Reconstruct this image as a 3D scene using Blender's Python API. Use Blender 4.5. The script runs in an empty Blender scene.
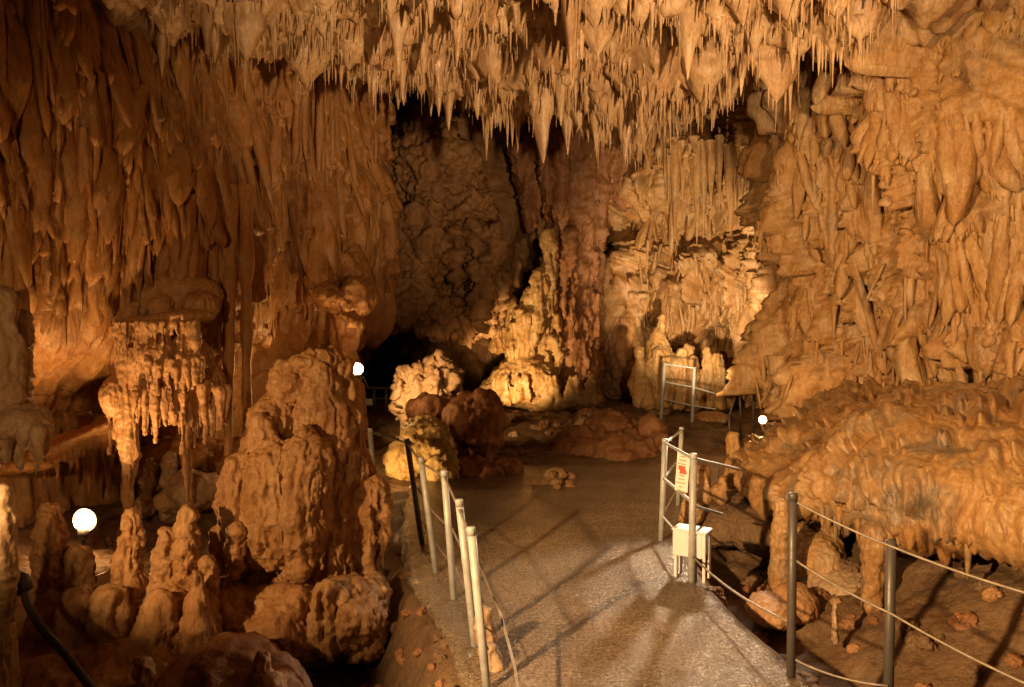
import bpy, bmesh, math, random
import numpy as np
from mathutils import Vector, Matrix
random.seed(7); rng = np.random.default_rng(7)
SC = bpy.context.scene
C = SC.collection
F = 781.0; EYE = 2.1; PITCH = math.radians(2.456)
cp, sp = math.cos(PITCH), math.sin(PITCH)

def P(px, py, d):
    """world point seen at pixel (px, py) of the photograph at forward distance d"""
    a = (px - 512) / F * d; b = -(py - 343.5) / F * d
    return np.array((a, d * cp + b * sp, EYE - d * sp + b * cp))
def G(px, py, z=0.0):
    """point of the level z under pixel (px, py)"""
    b = -(py - 343.5) / F
    d = (z - EYE) / (-sp + b * cp)
    return P(px, py, d)
def depth_of(p):
    return p[1] * cp - (p[2] - EYE) * sp

# ------------------------------------------------------------------ noise
_perm = rng.permutation(256).astype(np.int32); _perm = np.concatenate([_perm, _perm])
_g = rng.normal(size=(256, 3)).astype(np.float32); _g /= np.linalg.norm(_g, axis=1)[:, None]
def noise(p):
    p = np.asarray(p, np.float32); shp = p.shape[:-1]; p = p.reshape(-1, 3)
    i = np.floor(p).astype(np.int32); f = p - i
    w = f * f * f * (f * (f * 6 - 15) + 10); i &= 255; j = (i + 1) & 255
    out = np.zeros(len(p), np.float32)
    for a in (0, 1):
        xa = _perm[(j if a else i)[:, 0]]; wa = w[:, 0] if a else 1 - w[:, 0]
        for b in (0, 1):
            yb = _perm[xa + (j if b else i)[:, 1]]; wb = wa * (w[:, 1] if b else 1 - w[:, 1])
            for c in (0, 1):
                h = _perm[yb + (j if c else i)[:, 2]]; g = _g[h]
                d = g[:, 0] * (f[:, 0] - a) + g[:, 1] * (f[:, 1] - b) + g[:, 2] * (f[:, 2] - c)
                out += wb * (w[:, 2] if c else 1 - w[:, 2]) * d
    return (out * 1.5).reshape(shp)
def fbm(p, s, octv=4, gain=.5, zs=1.0, off=0.0):
    q = np.asarray(p, np.float32) * np.array((s, s, s * zs), np.float32) + off
    a, t = 1.0, 0
    for k in range(octv):
        t = t + a * noise(q); q = q * 2.03 + 11.7; a *= gain
    return t
def billow(p, s, octv=3, gain=.5, zs=1.0, off=0.0):
    q = np.asarray(p, np.float32) * np.array((s, s, s * zs), np.float32) + off
    a, t = 1.0, 0
    for k in range(octv):
        t = t + a * np.abs(noise(q)); q = q * 2.03 + 7.3; a *= gain
    return t
def sstep(a, b, x):
    t = np.clip((x - a) / (b - a), 0, 1); return t * t * (3 - 2 * t)

# ------------------------------------------------------------------ meshes
def mesh_from(name, v, f, smooth=True):
    me = bpy.data.meshes.new(name); v = np.asarray(v, np.float32)
    if isinstance(f, np.ndarray):
        n = f.shape[1]
        me.vertices.add(len(v)); me.vertices.foreach_set('co', v.ravel())
        me.loops.add(f.size); me.loops.foreach_set('vertex_index', f.astype(np.int32).ravel())
        me.polygons.add(len(f)); me.polygons.foreach_set('loop_start', np.arange(len(f), dtype=np.int32) * n)
        me.update(calc_edges=True)
    else:
        me.from_pydata([tuple(map(float, x)) for x in v], [], f); me.update()
    if smooth: me.shade_smooth()
    return me
def obj(name, me, mat, parent=None, loc=None):
    o = bpy.data.objects.new(name, me); C.objects.link(o)
    if mat is not None and me is not None:
        me.materials.clear(); me.materials.append(mat)
    if loc is not None: o.location = [float(c) for c in loc]
    if parent is not None: o.parent = parent
    return o
def tag(o, label=None, cat=None, group=None, kind=None):
    if label: o['label'] = label
    if cat: o['category'] = cat
    if group: o['group'] = group
    if kind: o['kind'] = kind
    return o
def thing(name, label, cat, loc=(0, 0, 0), group=None):
    o = bpy.data.objects.new(name, None); C.objects.link(o); o.location = [float(c) for c in loc]
    o.empty_display_size = .1
    return tag(o, label, cat, group)
def rebase(o, loc):
    """move a mesh's origin to its base without moving the mesh"""
    loc = Vector([float(c) for c in loc]); o.data.transform(Matrix.Translation(-loc)); o.location = loc
    return o
def grid_faces(nv, nu):
    i = np.arange(nv * nu).reshape(nv, nu)
    return np.stack([i[:-1, :-1], i[:-1, 1:], i[1:, 1:], i[1:, :-1]], -1).reshape(-1, 4)
def cr_at(A, t):
    """Catmull-Rom through the rows of A at fractional row t"""
    A = np.asarray(A, float); n = len(A); t = np.clip(np.asarray(t, float), 0, n - 1)
    i = np.minimum(t.astype(int), n - 2); f = (t - i).reshape((-1,) + (1,) * (A.ndim - 1))
    a, b, c, d = A[np.maximum(i - 1, 0)], A[i], A[i + 1], A[np.minimum(i + 2, n - 1)]
    return .5 * (2 * b + (c - a) * f + (2 * a - 5 * b + 4 * c - d) * f ** 2 + (3 * b - a - 3 * c + d) * f ** 3)
def normals_of(B, toward):
    du = np.gradient(B, axis=1); dv = np.gradient(B, axis=0)
    n = np.cross(du, dv); n /= np.linalg.norm(n, axis=-1, keepdims=True) + 1e-9
    s = np.sign(np.sum(n * (np.asarray(toward) - B), -1).mean()); return n * (s if s else 1)

def splat(H, U, V, tongues, sharp=1.7):
    """raise H over hanging tongues (u, vtop, vbottom, halfwidth, thickness, lean)"""
    du = U[1] - U[0]; dv = V[1] - V[0]
    for (u0, vt, vb, w, th, lean) in tongues:
        i0 = max(0, int((u0 - w - abs(lean) * (vt - vb) - U[0]) / du)); i1 = min(len(U), int((u0 + w + abs(lean) * (vt - vb) - U[0]) / du) + 2)
        ja, jb = sorted(((vt - V[0]) / dv, (vb - V[0]) / dv)); j0 = max(0, int(ja)); j1 = min(len(V), int(jb) + 2)
        if i1 <= i0 or j1 <= j0: continue
        s = np.clip((vt - V[j0:j1]) / (vt - vb), 0, 1)[:, None]
        cu = u0 + lean * (s * (vt - vb)) + .12 * w * np.sin(s * 9 + u0 * 7)
        ww = w * np.clip(1 - s ** sharp, 0, 1) ** .75 * (.7 + .3 * np.sin(np.pi * np.minimum(s * 1.3, 1)))
        q = (U[None, i0:i1] - cu) / (ww + 1e-5)
        h = th * s ** .75 * np.sqrt(np.clip(1 - q * q, 0, 1))
        H[j0:j1, i0:i1] = np.maximum(H[j0:j1, i0:i1], h)
    return H
def tongue_field(U, V, n, w, L, th, lean=0.0, seed=0, sharp=1.7):
    """n random tongues over the sheet"""
    r = np.random.default_rng(seed); H = np.zeros((len(V), len(U)), np.float32)
    u = r.uniform(U[0], U[-1], n); b = r.uniform(min(V[0], V[-1]) - .1, max(V[0], V[-1]), n)
    k = r.lognormal(0, .35, n)
    ln = lean(u, b) if callable(lean) else lean + r.normal(0, .05, n)
    T = np.stack([u, b + L * k, b, w * k ** .7 * r.uniform(.7, 1.3, n), th * k ** .6 * r.uniform(.6, 1.3, n), np.broadcast_to(ln, (n,))], 1)
    return splat(H, U, V, T, sharp)

def wall(name, plan, zs, off, du, dz, disp, mat, toward=(0, 5, 2)):
    """rock wall: plan curve (x, y), heights zs, off[row][col] metres into the room"""
    plan = np.asarray(plan, float); n = len(plan)
    tt = np.linspace(0, n - 1, 400); pl = cr_at(plan, tt)
    s = np.concatenate([[0], np.cumsum(np.linalg.norm(np.diff(pl, axis=0), axis=1))])
    U = np.arange(0, s[-1], du); tu = np.interp(U, s, tt); pl = cr_at(plan, tu)
    t = np.gradient(pl, axis=0); t /= np.linalg.norm(t, axis=1)[:, None]
    zs = np.asarray(zs, float); V = np.arange(zs[0], zs[-1], -dz)
    tz = np.interp(-V, -zs, np.arange(len(zs)))
    o = cr_at(cr_at(np.asarray(off, float), tz).T, tu).T
    B = np.empty((len(V), len(U), 3)); B[..., 0] = pl[:, 0] + t[:, 1] * o; B[..., 1] = pl[:, 1] - t[:, 0] * o; B[..., 2] = V[:, None]
    # the hanging lobes ride on this
    N = normals_of(B, toward); H = disp(B, U, V)
    Pn = B + N * H[..., None]
    me = mesh_from(name, Pn.reshape(-1, 3), grid_faces(len(V), len(U)))
    ob = obj(name, me, mat); tag(ob, kind='structure'); return ob, Pn
def sheet(name, ctrl, nv, nu, disp, mat, toward=(0, 5, 2)):
    A = cr_at(np.asarray(ctrl, float), np.linspace(0, len(ctrl) - 1, nv)); A = np.swapaxes(A, 0, 1)
    B = np.swapaxes(cr_at(A, np.linspace(0, len(A) - 1, nu)), 0, 1)
    N = normals_of(B, toward)
    U = np.concatenate([[0], np.cumsum(np.linalg.norm(np.diff(B, axis=1), axis=-1).mean(0))])
    V = -np.concatenate([[0], np.cumsum(np.linalg.norm(np.diff(B, axis=0), axis=-1).mean(1))])
    U = np.linspace(0, U[-1], nu); V = np.linspace(0, V[-1], nv)
    Pn = B + N * disp(B, U, V)[..., None]
    return obj(name, mesh_from(name, Pn.reshape(-1, 3), grid_faces(nv, nu)), mat), Pn

# ------------------------------------------------------------------ rocks grown from lobes
def E(px, py, d, rx, ry, rz=None, tilt=0.0):
    """lobe centred at a pixel and distance, radii in pixels there (rz metres in depth)"""
    k = d / F; return ('e', P(px, py, d), (rx * k, (rz if rz is not None else rx * k), ry * k), tilt)
def K(px0, py0, r0, px1, py1, r1, d, d1=None):
    d1 = d if d1 is None else d1
    return ('c', P(px0, py0, d), r0 * d / F, P(px1, py1, d1), r1 * d1 / F)
def add_prim(bm, p):
    if p[0] == 'e':
        M = Matrix.Translation(Vector(p[1])) @ Matrix.Rotation(p[3], 4, 'Y') @ Matrix.Diagonal((*p[2], 1))
        bmesh.ops.create_icosphere(bm, subdivisions=3, radius=1, matrix=M)
    else:
        a, ra, b, rb = Vector(p[1]), p[2], Vector(p[3]), p[4]; dr = b - a
        q = Vector((0, 0, 1)).rotation_difference(dr.normalized()).to_matrix().to_4x4()
        bmesh.ops.create_cone(bm, cap_ends=True, segments=14, radius1=ra, radius2=max(rb, .004), depth=dr.length, matrix=Matrix.Translation((a + b) / 2) @ q)
        for c, r in ((a, ra), (b, rb)):
            if r > .012: bmesh.ops.create_icosphere(bm, subdivisions=2, radius=r * .99, matrix=Matrix.Translation(c))
def rock_mesh(name, prims, vox, disp, smooth=4):
    bm = bmesh.new()
    for p in prims: add_prim(bm, p)
    me = bpy.data.meshes.new('tmp'); bm.to_mesh(me); bm.free()
    o = bpy.data.objects.new('tmp', me); C.objects.link(o)
    m = o.modifiers.new('r', 'REMESH'); m.mode = 'VOXEL'; m.voxel_size = vox
    if smooth:
        m = o.modifiers.new('s', 'SMOOTH'); m.factor = .5; m.iterations = smooth
    dg = bpy.context.evaluated_depsgraph_get(); dg.update()
    out = bpy.data.meshes.new_from_object(o.evaluated_get(dg)); out.name = name
    bpy.data.objects.remove(o); bpy.data.meshes.remove(me)
    n = len(out.vertices); v = np.empty(n * 3, np.float32); out.vertices.foreach_get('co', v); v = v.reshape(-1, 3)
    nn = np.empty(n * 3, np.float32); out.vertex_normals.foreach_get('vector', nn); nn = nn.reshape(-1, 3)
    v = v + nn * disp(v, nn)[:, None]
    out.vertices.foreach_set('co', v.ravel()); out.update(); out.shade_smooth()
    return out
def flow(a=.05, flute=.02, knob=.015, s=1.0, off=0.0):
    """fluted flowstone: broad swells, vertical flutes, small knobs"""
    def f(p, n):
        side = 1 - np.abs(n[:, 2])
        return a * fbm(p, 2.2 * s, 3, off=off) + side * flute * (.5 - billow(p, 11 * s, 3, zs=.16, off=off)) * 2 + knob * (billow(p, 13 * s, 2, off=off) - .3) * 2
    return f
def lumpy(a=.08, knob=.03, s=1.0, off=0.0):
    def f(p, n):
        return .6 * a * (1 - 2.4 * np.abs(fbm(p, 2.6 * s, 4, .55, off=off + 3))) + .3 * knob * fbm(p, 22 * s, 3, .6) + a * fbm(p, 1.8 * s, 4, off=off) + knob * (billow(p, 7 * s, 3, off=off) - .35) * 2
    return f
def worm(a=.04, k=.025, s=1.0, off=0.0):
    """short vertical runnels, in places rough, in places smoother, with ledges and cracks"""
    def f(p, n):
        side = 1 - .6 * np.abs(n[:, 2]); m = sstep(-.35, .35, fbm(p, 2.1 * s, 2, off=off + 31))
        wv = np.float32(.5) * noise(p * np.float32(6 * s) + off)[:, None]
        run = 1 - 3.0 * np.abs(noise(p * np.array((13, 13, 2.3), np.float32) * s + off + wv))
        run2 = 1 - 3.0 * np.abs(noise(p * np.array((29, 29, 6), np.float32) * s + off + 5 + wv))
        ridge = 1 - 2.6 * np.abs(fbm(p, 3.1 * s, 3, off=off + 8))
        step = np.abs(((p[:, 2] * 3.3 * s + .8 * noise(p * np.float32(2.3 * s) + off)) % 1) - .5)
        return a * fbm(p, 2.5 * s, 3, off=off) + side * k * ((.4 + .9 * m) * run + .55 * (1.2 - m) * run2) + .95 * k * ridge + side * .8 * k * (step - .25) + .5 * k * fbm(p, 30 * s, 3, .6, off=off)
    return f
def rock(name, label, cat, prims, vox, disp, mat, group=None, smooth=4, base=None):
    me = rock_mesh(name, prims, vox, disp, smooth); o = obj(name, me, mat)
    tag(o, label, cat, group)
    v = np.empty(len(me.vertices) * 3, np.float32); me.vertices.foreach_get('co', v); v = v.reshape(-1, 3)
    b = v.mean(0); b[2] = v[:, 2].min() if base != 'top' else v[:, 2].max()
    return rebase(o, b)

def tube_mesh(name, pts, r, seg=10, cap=True):
    pts = [Vector([float(c) for c in p]) for p in pts]; vs = []; fs = []
    rr = r if hasattr(r, '__len__') else [r] * len(pts)
    for k, p in enumerate(pts):
        t = (pts[min(k + 1, len(pts) - 1)] - pts[max(k - 1, 0)]).normalized()
        a = t.orthogonal().normalized() if k == 0 else (a - t * a.dot(t)).normalized()
        b = t.cross(a)
        for s in range(seg):
            an = 2 * math.pi * s / seg; vs.append(p + (a * math.cos(an) + b * math.sin(an)) * rr[k])
    for k in range(len(pts) - 1):
        for s in range(seg):
            fs.append((k * seg + s, k * seg + (s + 1) % seg, (k + 1) * seg + (s + 1) % seg, (k + 1) * seg + s))
    if cap: fs += [tuple(range(seg))[::-1], tuple(range((len(pts) - 1) * seg, len(pts) * seg))]
    me = mesh_from(name, vs, fs, True); return me
def box_mesh(name, size, bev=.006, M=None):
    bm = bmesh.new(); bmesh.ops.create_cube(bm, size=1, matrix=Matrix.Diagonal((*size, 1)))
    if bev: bmesh.ops.bevel(bm, geom=bm.edges[:], offset=bev, segments=2, affect='EDGES')
    if M is not None: bmesh.ops.transform(bm, matrix=M, verts=bm.verts[:])
    me = bpy.data.meshes.new(name); bm.to_mesh(me); bm.free(); return me

# ------------------------------------------------------------------ materials
def nodes(name):
    m = bpy.data.materials.new(name); m.use_nodes = True; nt = m.node_tree; nt.nodes.clear()
    out = nt.nodes.new('ShaderNodeOutputMaterial'); b = nt.nodes.new('ShaderNodeBsdfPrincipled'); nt.links.new(b.outputs[0], out.inputs[0])
    return m, nt, b
def N(nt, t, **kw):
    n = nt.nodes.new(t)
    for k, v in kw.items():
        if k in n.inputs.keys(): n.inputs[k].default_value = v
        else: setattr(n, k, v)
    return n
def ramp(nt, src, stops):
    r = nt.nodes.new('ShaderNodeValToRGB'); nt.links.new(src, r.inputs[0]); e = r.color_ramp.elements
    while len(e) < len(stops): e.new(.5)
    for q, (p, c) in zip(e, stops): q.position = p; q.color = c if len(c) == 4 else (*c, 1)
    return r
def mixc(nt, fac, a, b, mode='MIX'):
    m = nt.nodes.new('ShaderNodeMix'); m.data_type = 'RGBA'; m.blend_type = mode
    for s, i in ((fac, 0), (a, 6), (b, 7)):
        if isinstance(s, (int, float)): m.inputs[i].default_value = s
        elif isinstance(s, tuple): m.inputs[i].default_value = (*s, 1)
        else: nt.links.new(s, m.inputs[i])
    return m.outputs[2]
def rockmat(name, A, B, pale, grey, pale_amt=.5, grey_amt=.4, rough=.55, bump=1.0, zs=.25, spec=.4, streak=.5, glo=.55):
    """limestone: two ochres in clouds, downward streaks, pale calcite and grey patches, fine grain"""
    m, nt, b = nodes(name); L = nt.links.new
    geo = N(nt, 'ShaderNodeNewGeometry'); pos = geo.outputs['Position']
    def nz(scale, det=5, z=1.0, rg=.6, off=0.0):
        mp = N(nt, 'ShaderNodeMapping'); mp.inputs['Scale'].default_value = (scale, scale, scale * z); mp.inputs['Location'].default_value = (off, off * 1.7, off * .6)
        L(pos, mp.inputs[0]); n = N(nt, 'ShaderNodeTexNoise', Scale=1.0, Detail=det, Roughness=rg); L(mp.outputs[0], n.inputs['Vector']); return n.outputs['Fac']
    col = mixc(nt, ramp(nt, nz(1.3, 6), [(.38, (0, 0, 0)), (.62, (1, 1, 1))]).outputs[0], A, B)
    st = ramp(nt, nz(9, 4, .07, .6, 3.0), [(.45, (0, 0, 0)), (.68, (1, 1, 1))]).outputs[0]
    sm = N(nt, 'ShaderNodeMath', operation='MULTIPLY'); L(st, sm.inputs[0]); sm.inputs[1].default_value = streak
    col = mixc(nt, sm.outputs[0], col, pale)
    pm = N(nt, 'ShaderNodeMath', operation='MULTIPLY'); L(ramp(nt, nz(2.7, 7, .6, .65, 9.0), [(.52, (0, 0, 0)), (.66, (1, 1, 1))]).outputs[0], pm.inputs[0]); pm.inputs[1].default_value = pale_amt
    col = mixc(nt, pm.outputs[0], col, pale)
    gm = N(nt, 'ShaderNodeMath', operation='MULTIPLY'); L(ramp(nt, nz(1.9, 8, .8, .68, 17.0), [(glo, (0, 0, 0)), (glo + .13, (1, 1, 1))]).outputs[0], gm.inputs[0]); gm.inputs[1].default_value = grey_amt
    col = mixc(nt, gm.outputs[0], col, grey)
    fine = nz(34, 6, .5, .7, 5.0)
    col = mixc(nt, ramp(nt, fine, [(.3, (.62, .6, .58)), (.62, (1.12, 1.1, 1.06))]).outputs[0], (0, 0, 0), col, 'MIX') if False else mixc(nt, 1.0, col, ramp(nt, fine, [(.3, (.66, .62, .58)), (.65, (1.1, 1.1, 1.1))]).outputs[0], 'MULTIPLY')
    L(col, b.inputs['Base Color'])
    rr = ramp(nt, nz(3.1, 5, .5, .6, 23.0), [(.35, (max(.18, rough - .28),) * 3), (.65, (min(1, rough + .2),) * 3)]); L(rr.outputs[0], b.inputs['Roughness'])
    b.inputs['Specular IOR Level'].default_value = spec + .1
    dk = ramp(nt, nz(3.3, 7, .22, .66, 31.0), [(.54, (1, 1, 1)), (.72, (.56, .44, .36))]).outputs[0]; L(mixc(nt, 1.0, mixc(nt, 1.0, col, (.86, .775, .66), 'MULTIPLY'), dk, 'MULTIPLY'), b.inputs['Base Color'])
    b1 = N(nt, 'ShaderNodeBump', Strength=.55 * bump, Distance=.035); L(nz(14, 6, zs, .62, 1.0), b1.inputs['Height'])
    b2 = N(nt, 'ShaderNodeBump', Strength=.5 * bump, Distance=.012); L(nz(55, 4, .6, .65, 2.0), b2.inputs['Height']); L(b1.outputs[0], b2.inputs['Normal'])
    L(b2.outputs[0], b.inputs['Normal']); return m
def plain(name, col, rough=.5, metal=0.0, dirt=.25, scale=30, bump=.2):
    m, nt, b = nodes(name); L = nt.links.new
    tc = N(nt, 'ShaderNodeTexCoord'); n = N(nt, 'ShaderNodeTexNoise', Scale=scale, Detail=6.0, Roughness=.65); L(tc.outputs['Object'], n.inputs['Vector'])
    d = tuple(c * (1 - dirt) for c in col); r = ramp(nt, n.outputs['Fac'], [(.35, d), (.65, col)]); L(r.outputs[0], b.inputs['Base Color'])
    r2 = ramp(nt, n.outputs['Fac'], [(.3, (min(1, rough + .15),) * 3), (.7, (max(.05, rough - .1),) * 3)]); L(r2.outputs[0], b.inputs['Roughness'])
    b.inputs['Metallic'].default_value = metal
    bp = N(nt, 'ShaderNodeBump', Strength=bump, Distance=.004); L(n.outputs['Fac'], bp.inputs['Height']); L(bp.outputs[0], b.inputs['Normal'])
    return m
def glow(name, col, s):
    m, nt, b = nodes(name); b.inputs['Base Color'].default_value = (.8, .8, .8, 1)
    b.inputs['Emission Color'].default_value = (*col, 1); b.inputs['Emission Strength'].default_value = s; return m

WARM = (1.0, .54, .195)
M_left = rockmat('ochre_flowstone', (.50, .28, .105), (.38, .19, .065), (.55, .40, .24), (.26, .19, .14), .35, .35, .5, 1, .18)
M_ceil = rockmat('pale_dripstone', (.52, .40, .26), (.46, .31, .175), (.68, .56, .42), (.36, .28, .20), .5, .3, .5, .8, .2)
M_roof = rockmat('dark_roof_rock', (.40, .26, .14), (.28, .16, .08), (.5, .38, .25), (.2, .14, .1), .3, .4, .6, 1.2, .5)
M_right = rockmat('tan_flowstone', (.56, .38, .18), (.47, .28, .115), (.68, .56, .40), (.26, .22, .18), .8, .5, .5, 1.2, .3, glo=.52)
M_tower = rockmat('tawny_stalagmite', (.56, .36, .195), (.45, .26, .13), (.64, .48, .32), (.36, .27, .2), .4, .35, .6, 1.1, .4)
M_pale = rockmat('grey_calcite', (.52, .42, .32), (.42, .31, .22), (.62, .54, .45), (.36, .31, .27), .5, .5, .6, 1, .4)
M_gold = rockmat('golden_dripstone', (.58, .42, .2), (.5, .32, .13), (.7, .6, .4), (.4, .3, .2), .6, .2, .5, 1.1, .35)
M_red = rockmat('red_brown_rock', (.38, .20, .10), (.28, .14, .07), (.42, .28, .18), (.2, .14, .1), .25, .4, .65, 1, .8)
M_dark = rockmat('brown_back_rock', (.40, .25, .12), (.28, .155, .07), (.48, .36, .22), (.18, .125, .085), .4, .5, .65, 1.3, .5)
M_lime = rockmat('algae_limestone', (.50, .42, .19), (.40, .31, .13), (.64, .56, .32), (.24, .24, .13), .5, .4, .65, 1.3, .8)
M_ledge = rockmat('wet_ledge_flowstone', (.50, .33, .155), (.40, .235, .10), (.52, .42, .27), (.25, .235, .21), .3, .85, .38, 1.1, .4, .5, glo=.5)
M_ground = rockmat('cave_dirt', (.24, .17, .11), (.17, .115, .075), (.3, .23, .16), (.13, .1, .08), .3, .5, .7, 1.4, 1.0)

def pathmat():
    m, nt, b = nodes('wet_concrete'); L = nt.links.new
    geo = N(nt, 'ShaderNodeNewGeometry'); pos = geo.outputs['Position']
    n1 = N(nt, 'ShaderNodeTexNoise', Scale=1.1, Detail=7.0, Roughness=.6); L(pos, n1.inputs['Vector'])
    n2 = N(nt, 'ShaderNodeTexNoise', Scale=38.0, Detail=7.0, Roughness=.7); L(pos, n2.inputs['Vector'])
    n3 = N(nt, 'ShaderNodeTexVoronoi', Scale=70.0); L(pos, n3.inputs['Vector'])
    c = ramp(nt, n1.outputs['Fac'], [(.33, (.15, .115, .085)), (.5, (.235, .188, .142)), (.68, (.32, .26, .205))]).outputs[0]
    c = mixc(nt, 1.0, c, ramp(nt, n2.outputs['Fac'], [(.32, (.45, .43, .4)), (.68, (1.35, 1.35, 1.35))]).outputs[0], 'MULTIPLY')
    L(c, b.inputs['Base Color'])
    r = ramp(nt, n1.outputs['Fac'], [(.36, (.26,) * 3), (.62, (.11,) * 3)]); L(r.outputs[0], b.inputs['Roughness'])
    b.inputs['Specular IOR Level'].default_value = 1.0
    v3 = N(nt, 'ShaderNodeTexVoronoi', Scale=120.0); L(pos, v3.inputs['Vector'])
    sub = N(nt, 'ShaderNodeVectorMath', operation='SUBTRACT'); L(v3.outputs['Color'], sub.inputs[0]); sub.inputs[1].default_value = (.5, .5, .5)
    scl = N(nt, 'ShaderNodeVectorMath', operation='SCALE'); L(sub.outputs[0], scl.inputs[0]); scl.inputs['Scale'].default_value = 1.0
    add = N(nt, 'ShaderNodeVectorMath', operation='ADD'); L(scl.outputs[0], add.inputs[0]); L(geo.outputs['Normal'], add.inputs[1])
    nrm = N(nt, 'ShaderNodeVectorMath', operation='NORMALIZE'); L(add.outputs[0], nrm.inputs[0])
    b1 = N(nt, 'ShaderNodeBump', Strength=.6, Distance=.012); L(n3.outputs['Distance'], b1.inputs['Height']); L(nrm.outputs[0], b1.inputs['Normal'])
    b2 = N(nt, 'ShaderNodeBump', Strength=.6, Distance=.012); L(n2.outputs['Fac'], b2.inputs['Height']); L(b1.outputs[0], b2.inputs['Normal'])
    L(b2.outputs[0], b.inputs['Normal']); return m
M_path = pathmat()
M_steel = plain('weathered_pale_steel', (.5, .53, .55), .45, .1, .35, 14)
M_grey = plain('grey_painted_steel', (.13, .12, .115), .45, .4, .3, 14)
M_wire = plain('pale_cable', (.3, .26, .22), .5, .2, .3, 20)
M_white = plain('white_painted_metal', (.78, .82, .88), .45, 0, .12, 10)
M_black = plain('black_rubber', (.03, .025, .022), .6, 0, .3, 20)
M_paper = plain('white_paper', (.82, .8, .76), .7, 0, .05, 8)
M_ink = plain('red_print', (.55, .12, .09), .7, 0, .1, 8)

# ------------------------------------------------------------------ ground and path
YP = np.array([0.5, 2.5, 4.35, 4.97, 5.66, 6.19, 7.0, 8.2, 9.65, 11.5, 13, 16, 19, 30])
XLp = np.array([-.05, -.15, -.27, -.42, -.68, -.86, -1.02, -1.15, -1.25, -1.2, -.6, 1.2, 2.4, 4])
XRp = np.array([2.0, 1.8, 1.68, 1.58, 1.49, 1.45, 1.50, 1.95, 2.55, 3.1, 3.7, 4.4, 4.6, 6])
def ground_z(x, y):
    xl = np.interp(y, YP, XLp); xr = np.interp(y, YP, XRp)
    p = np.stack([x, y, 0 * x], -1)
    z = -.05 + .02 * fbm(p, 1.2, 3)
    l = xl - x; r = x - xr
    near = 1 - sstep(7.2, 9.2, y)
    z = z - near * .55 * sstep(.03, .45, l) * (1 - .75 * sstep(1.6, 3.2, l))
    z = z - near * .45 * sstep(.02, .4, r) + near * .95 * sstep(.35, 3.2, r)
    z = z + (1 - near) * .25 * sstep(.2, 2.5, r)
    out = np.maximum(sstep(.0, .4, l), sstep(0, .4, r))
    rough = np.maximum(out, sstep(9.9, 11.5, y))
    z = z + rough * (.09 * fbm(p, 1.6, 4, off=4.) + .035 * (billow(p, 5, 3) - .3))
    z = z + sstep(10.0, 11, y) * .07
    return z
gx = np.concatenate([np.linspace(-9, -4.5, 60)[:-1], np.linspace(-4.5, 5.5, 360), np.linspace(5.5, 9, 40)[1:]])
gy = np.concatenate([np.linspace(-3, 3, 60)[:-1], np.linspace(3, 12, 330)[:-1], np.linspace(12, 27, 200)])
X, Y = np.meshgrid(gx, gy)
gv = np.stack([X, Y, ground_z(X, Y)], -1)
tag(obj('ground', mesh_from('ground', gv.reshape(-1, 3), grid_faces(len(gy), len(gx))), M_ground), kind='structure')
py = np.concatenate([np.linspace(.5, 11.3, 300)]); ps = np.linspace(0, 1, 90)
nzl = .05 * noise(np.stack([py * 2.1, 0 * py, 0 * py + 3], -1)) + .03 * noise(np.stack([py * 7, 0 * py, 0 * py], -1))
nzr = .05 * noise(np.stack([py * 1.7, 0 * py + 8, 0 * py], -1)) + .03 * noise(np.stack([py * 6, 0 * py + 5, 0 * py], -1))
xl = np.interp(py, YP, XLp) + nzl; xr = np.interp(py, YP, XRp) + nzr
px_ = xl[:, None] + (xr - xl)[:, None] * ps
pv = np.stack([px_, np.broadcast_to(py[:, None], px_.shape), 0 * px_], -1)
pv[..., 2] = .012 * fbm(pv, 1.4, 3) + .003 * fbm(pv, 9, 2) - .03 * sstep(10.2, 11.3, pv[..., 1])
edge = np.minimum(ps, 1 - ps)[None] * (xr - xl)[:, None]; pv[..., 2] -= .02 * (1 - sstep(0, .06, edge))
for col, sx in ((0, -.015), (-1, .015)):
    pass
lo = pv[:, :1].copy(); lo[..., 2] -= .6; lo[..., 0] += .03; hi = pv[:, -1:].copy(); hi[..., 2] -= .6; hi[..., 0] -= .03
pv = np.concatenate([lo, pv, hi], 1)
tag(obj('path', mesh_from('path', pv.reshape(-1, 3), grid_faces(pv.shape[0], pv.shape[1])), M_path), kind='structure')

def tier_off(U, seed):
    q = np.stack([U * .8, 0 * U + seed, 0 * U], -1); return .55 * noise(q) + .28 * noise(q * 3.1 + 4) + .1 * noise(q * 8)
def tiers(U, V, T, A, seed):
    ph = (V[:, None] + tier_off(U, seed)[None]) / T; fr = ph - np.floor(ph); k = np.floor(ph)
    am = .55 + .9 * np.abs(noise(np.stack([np.broadcast_to(U * .9, ph.shape), k * 3.7, 0 * ph + seed], -1)))
    return A * am * (1 - fr) ** .7 * sstep(0, .06, fr + .02)
# ------------------------------------------------------------------ cave shell
def W(px, d): return ((px - 512) / F * d, d)
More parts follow.
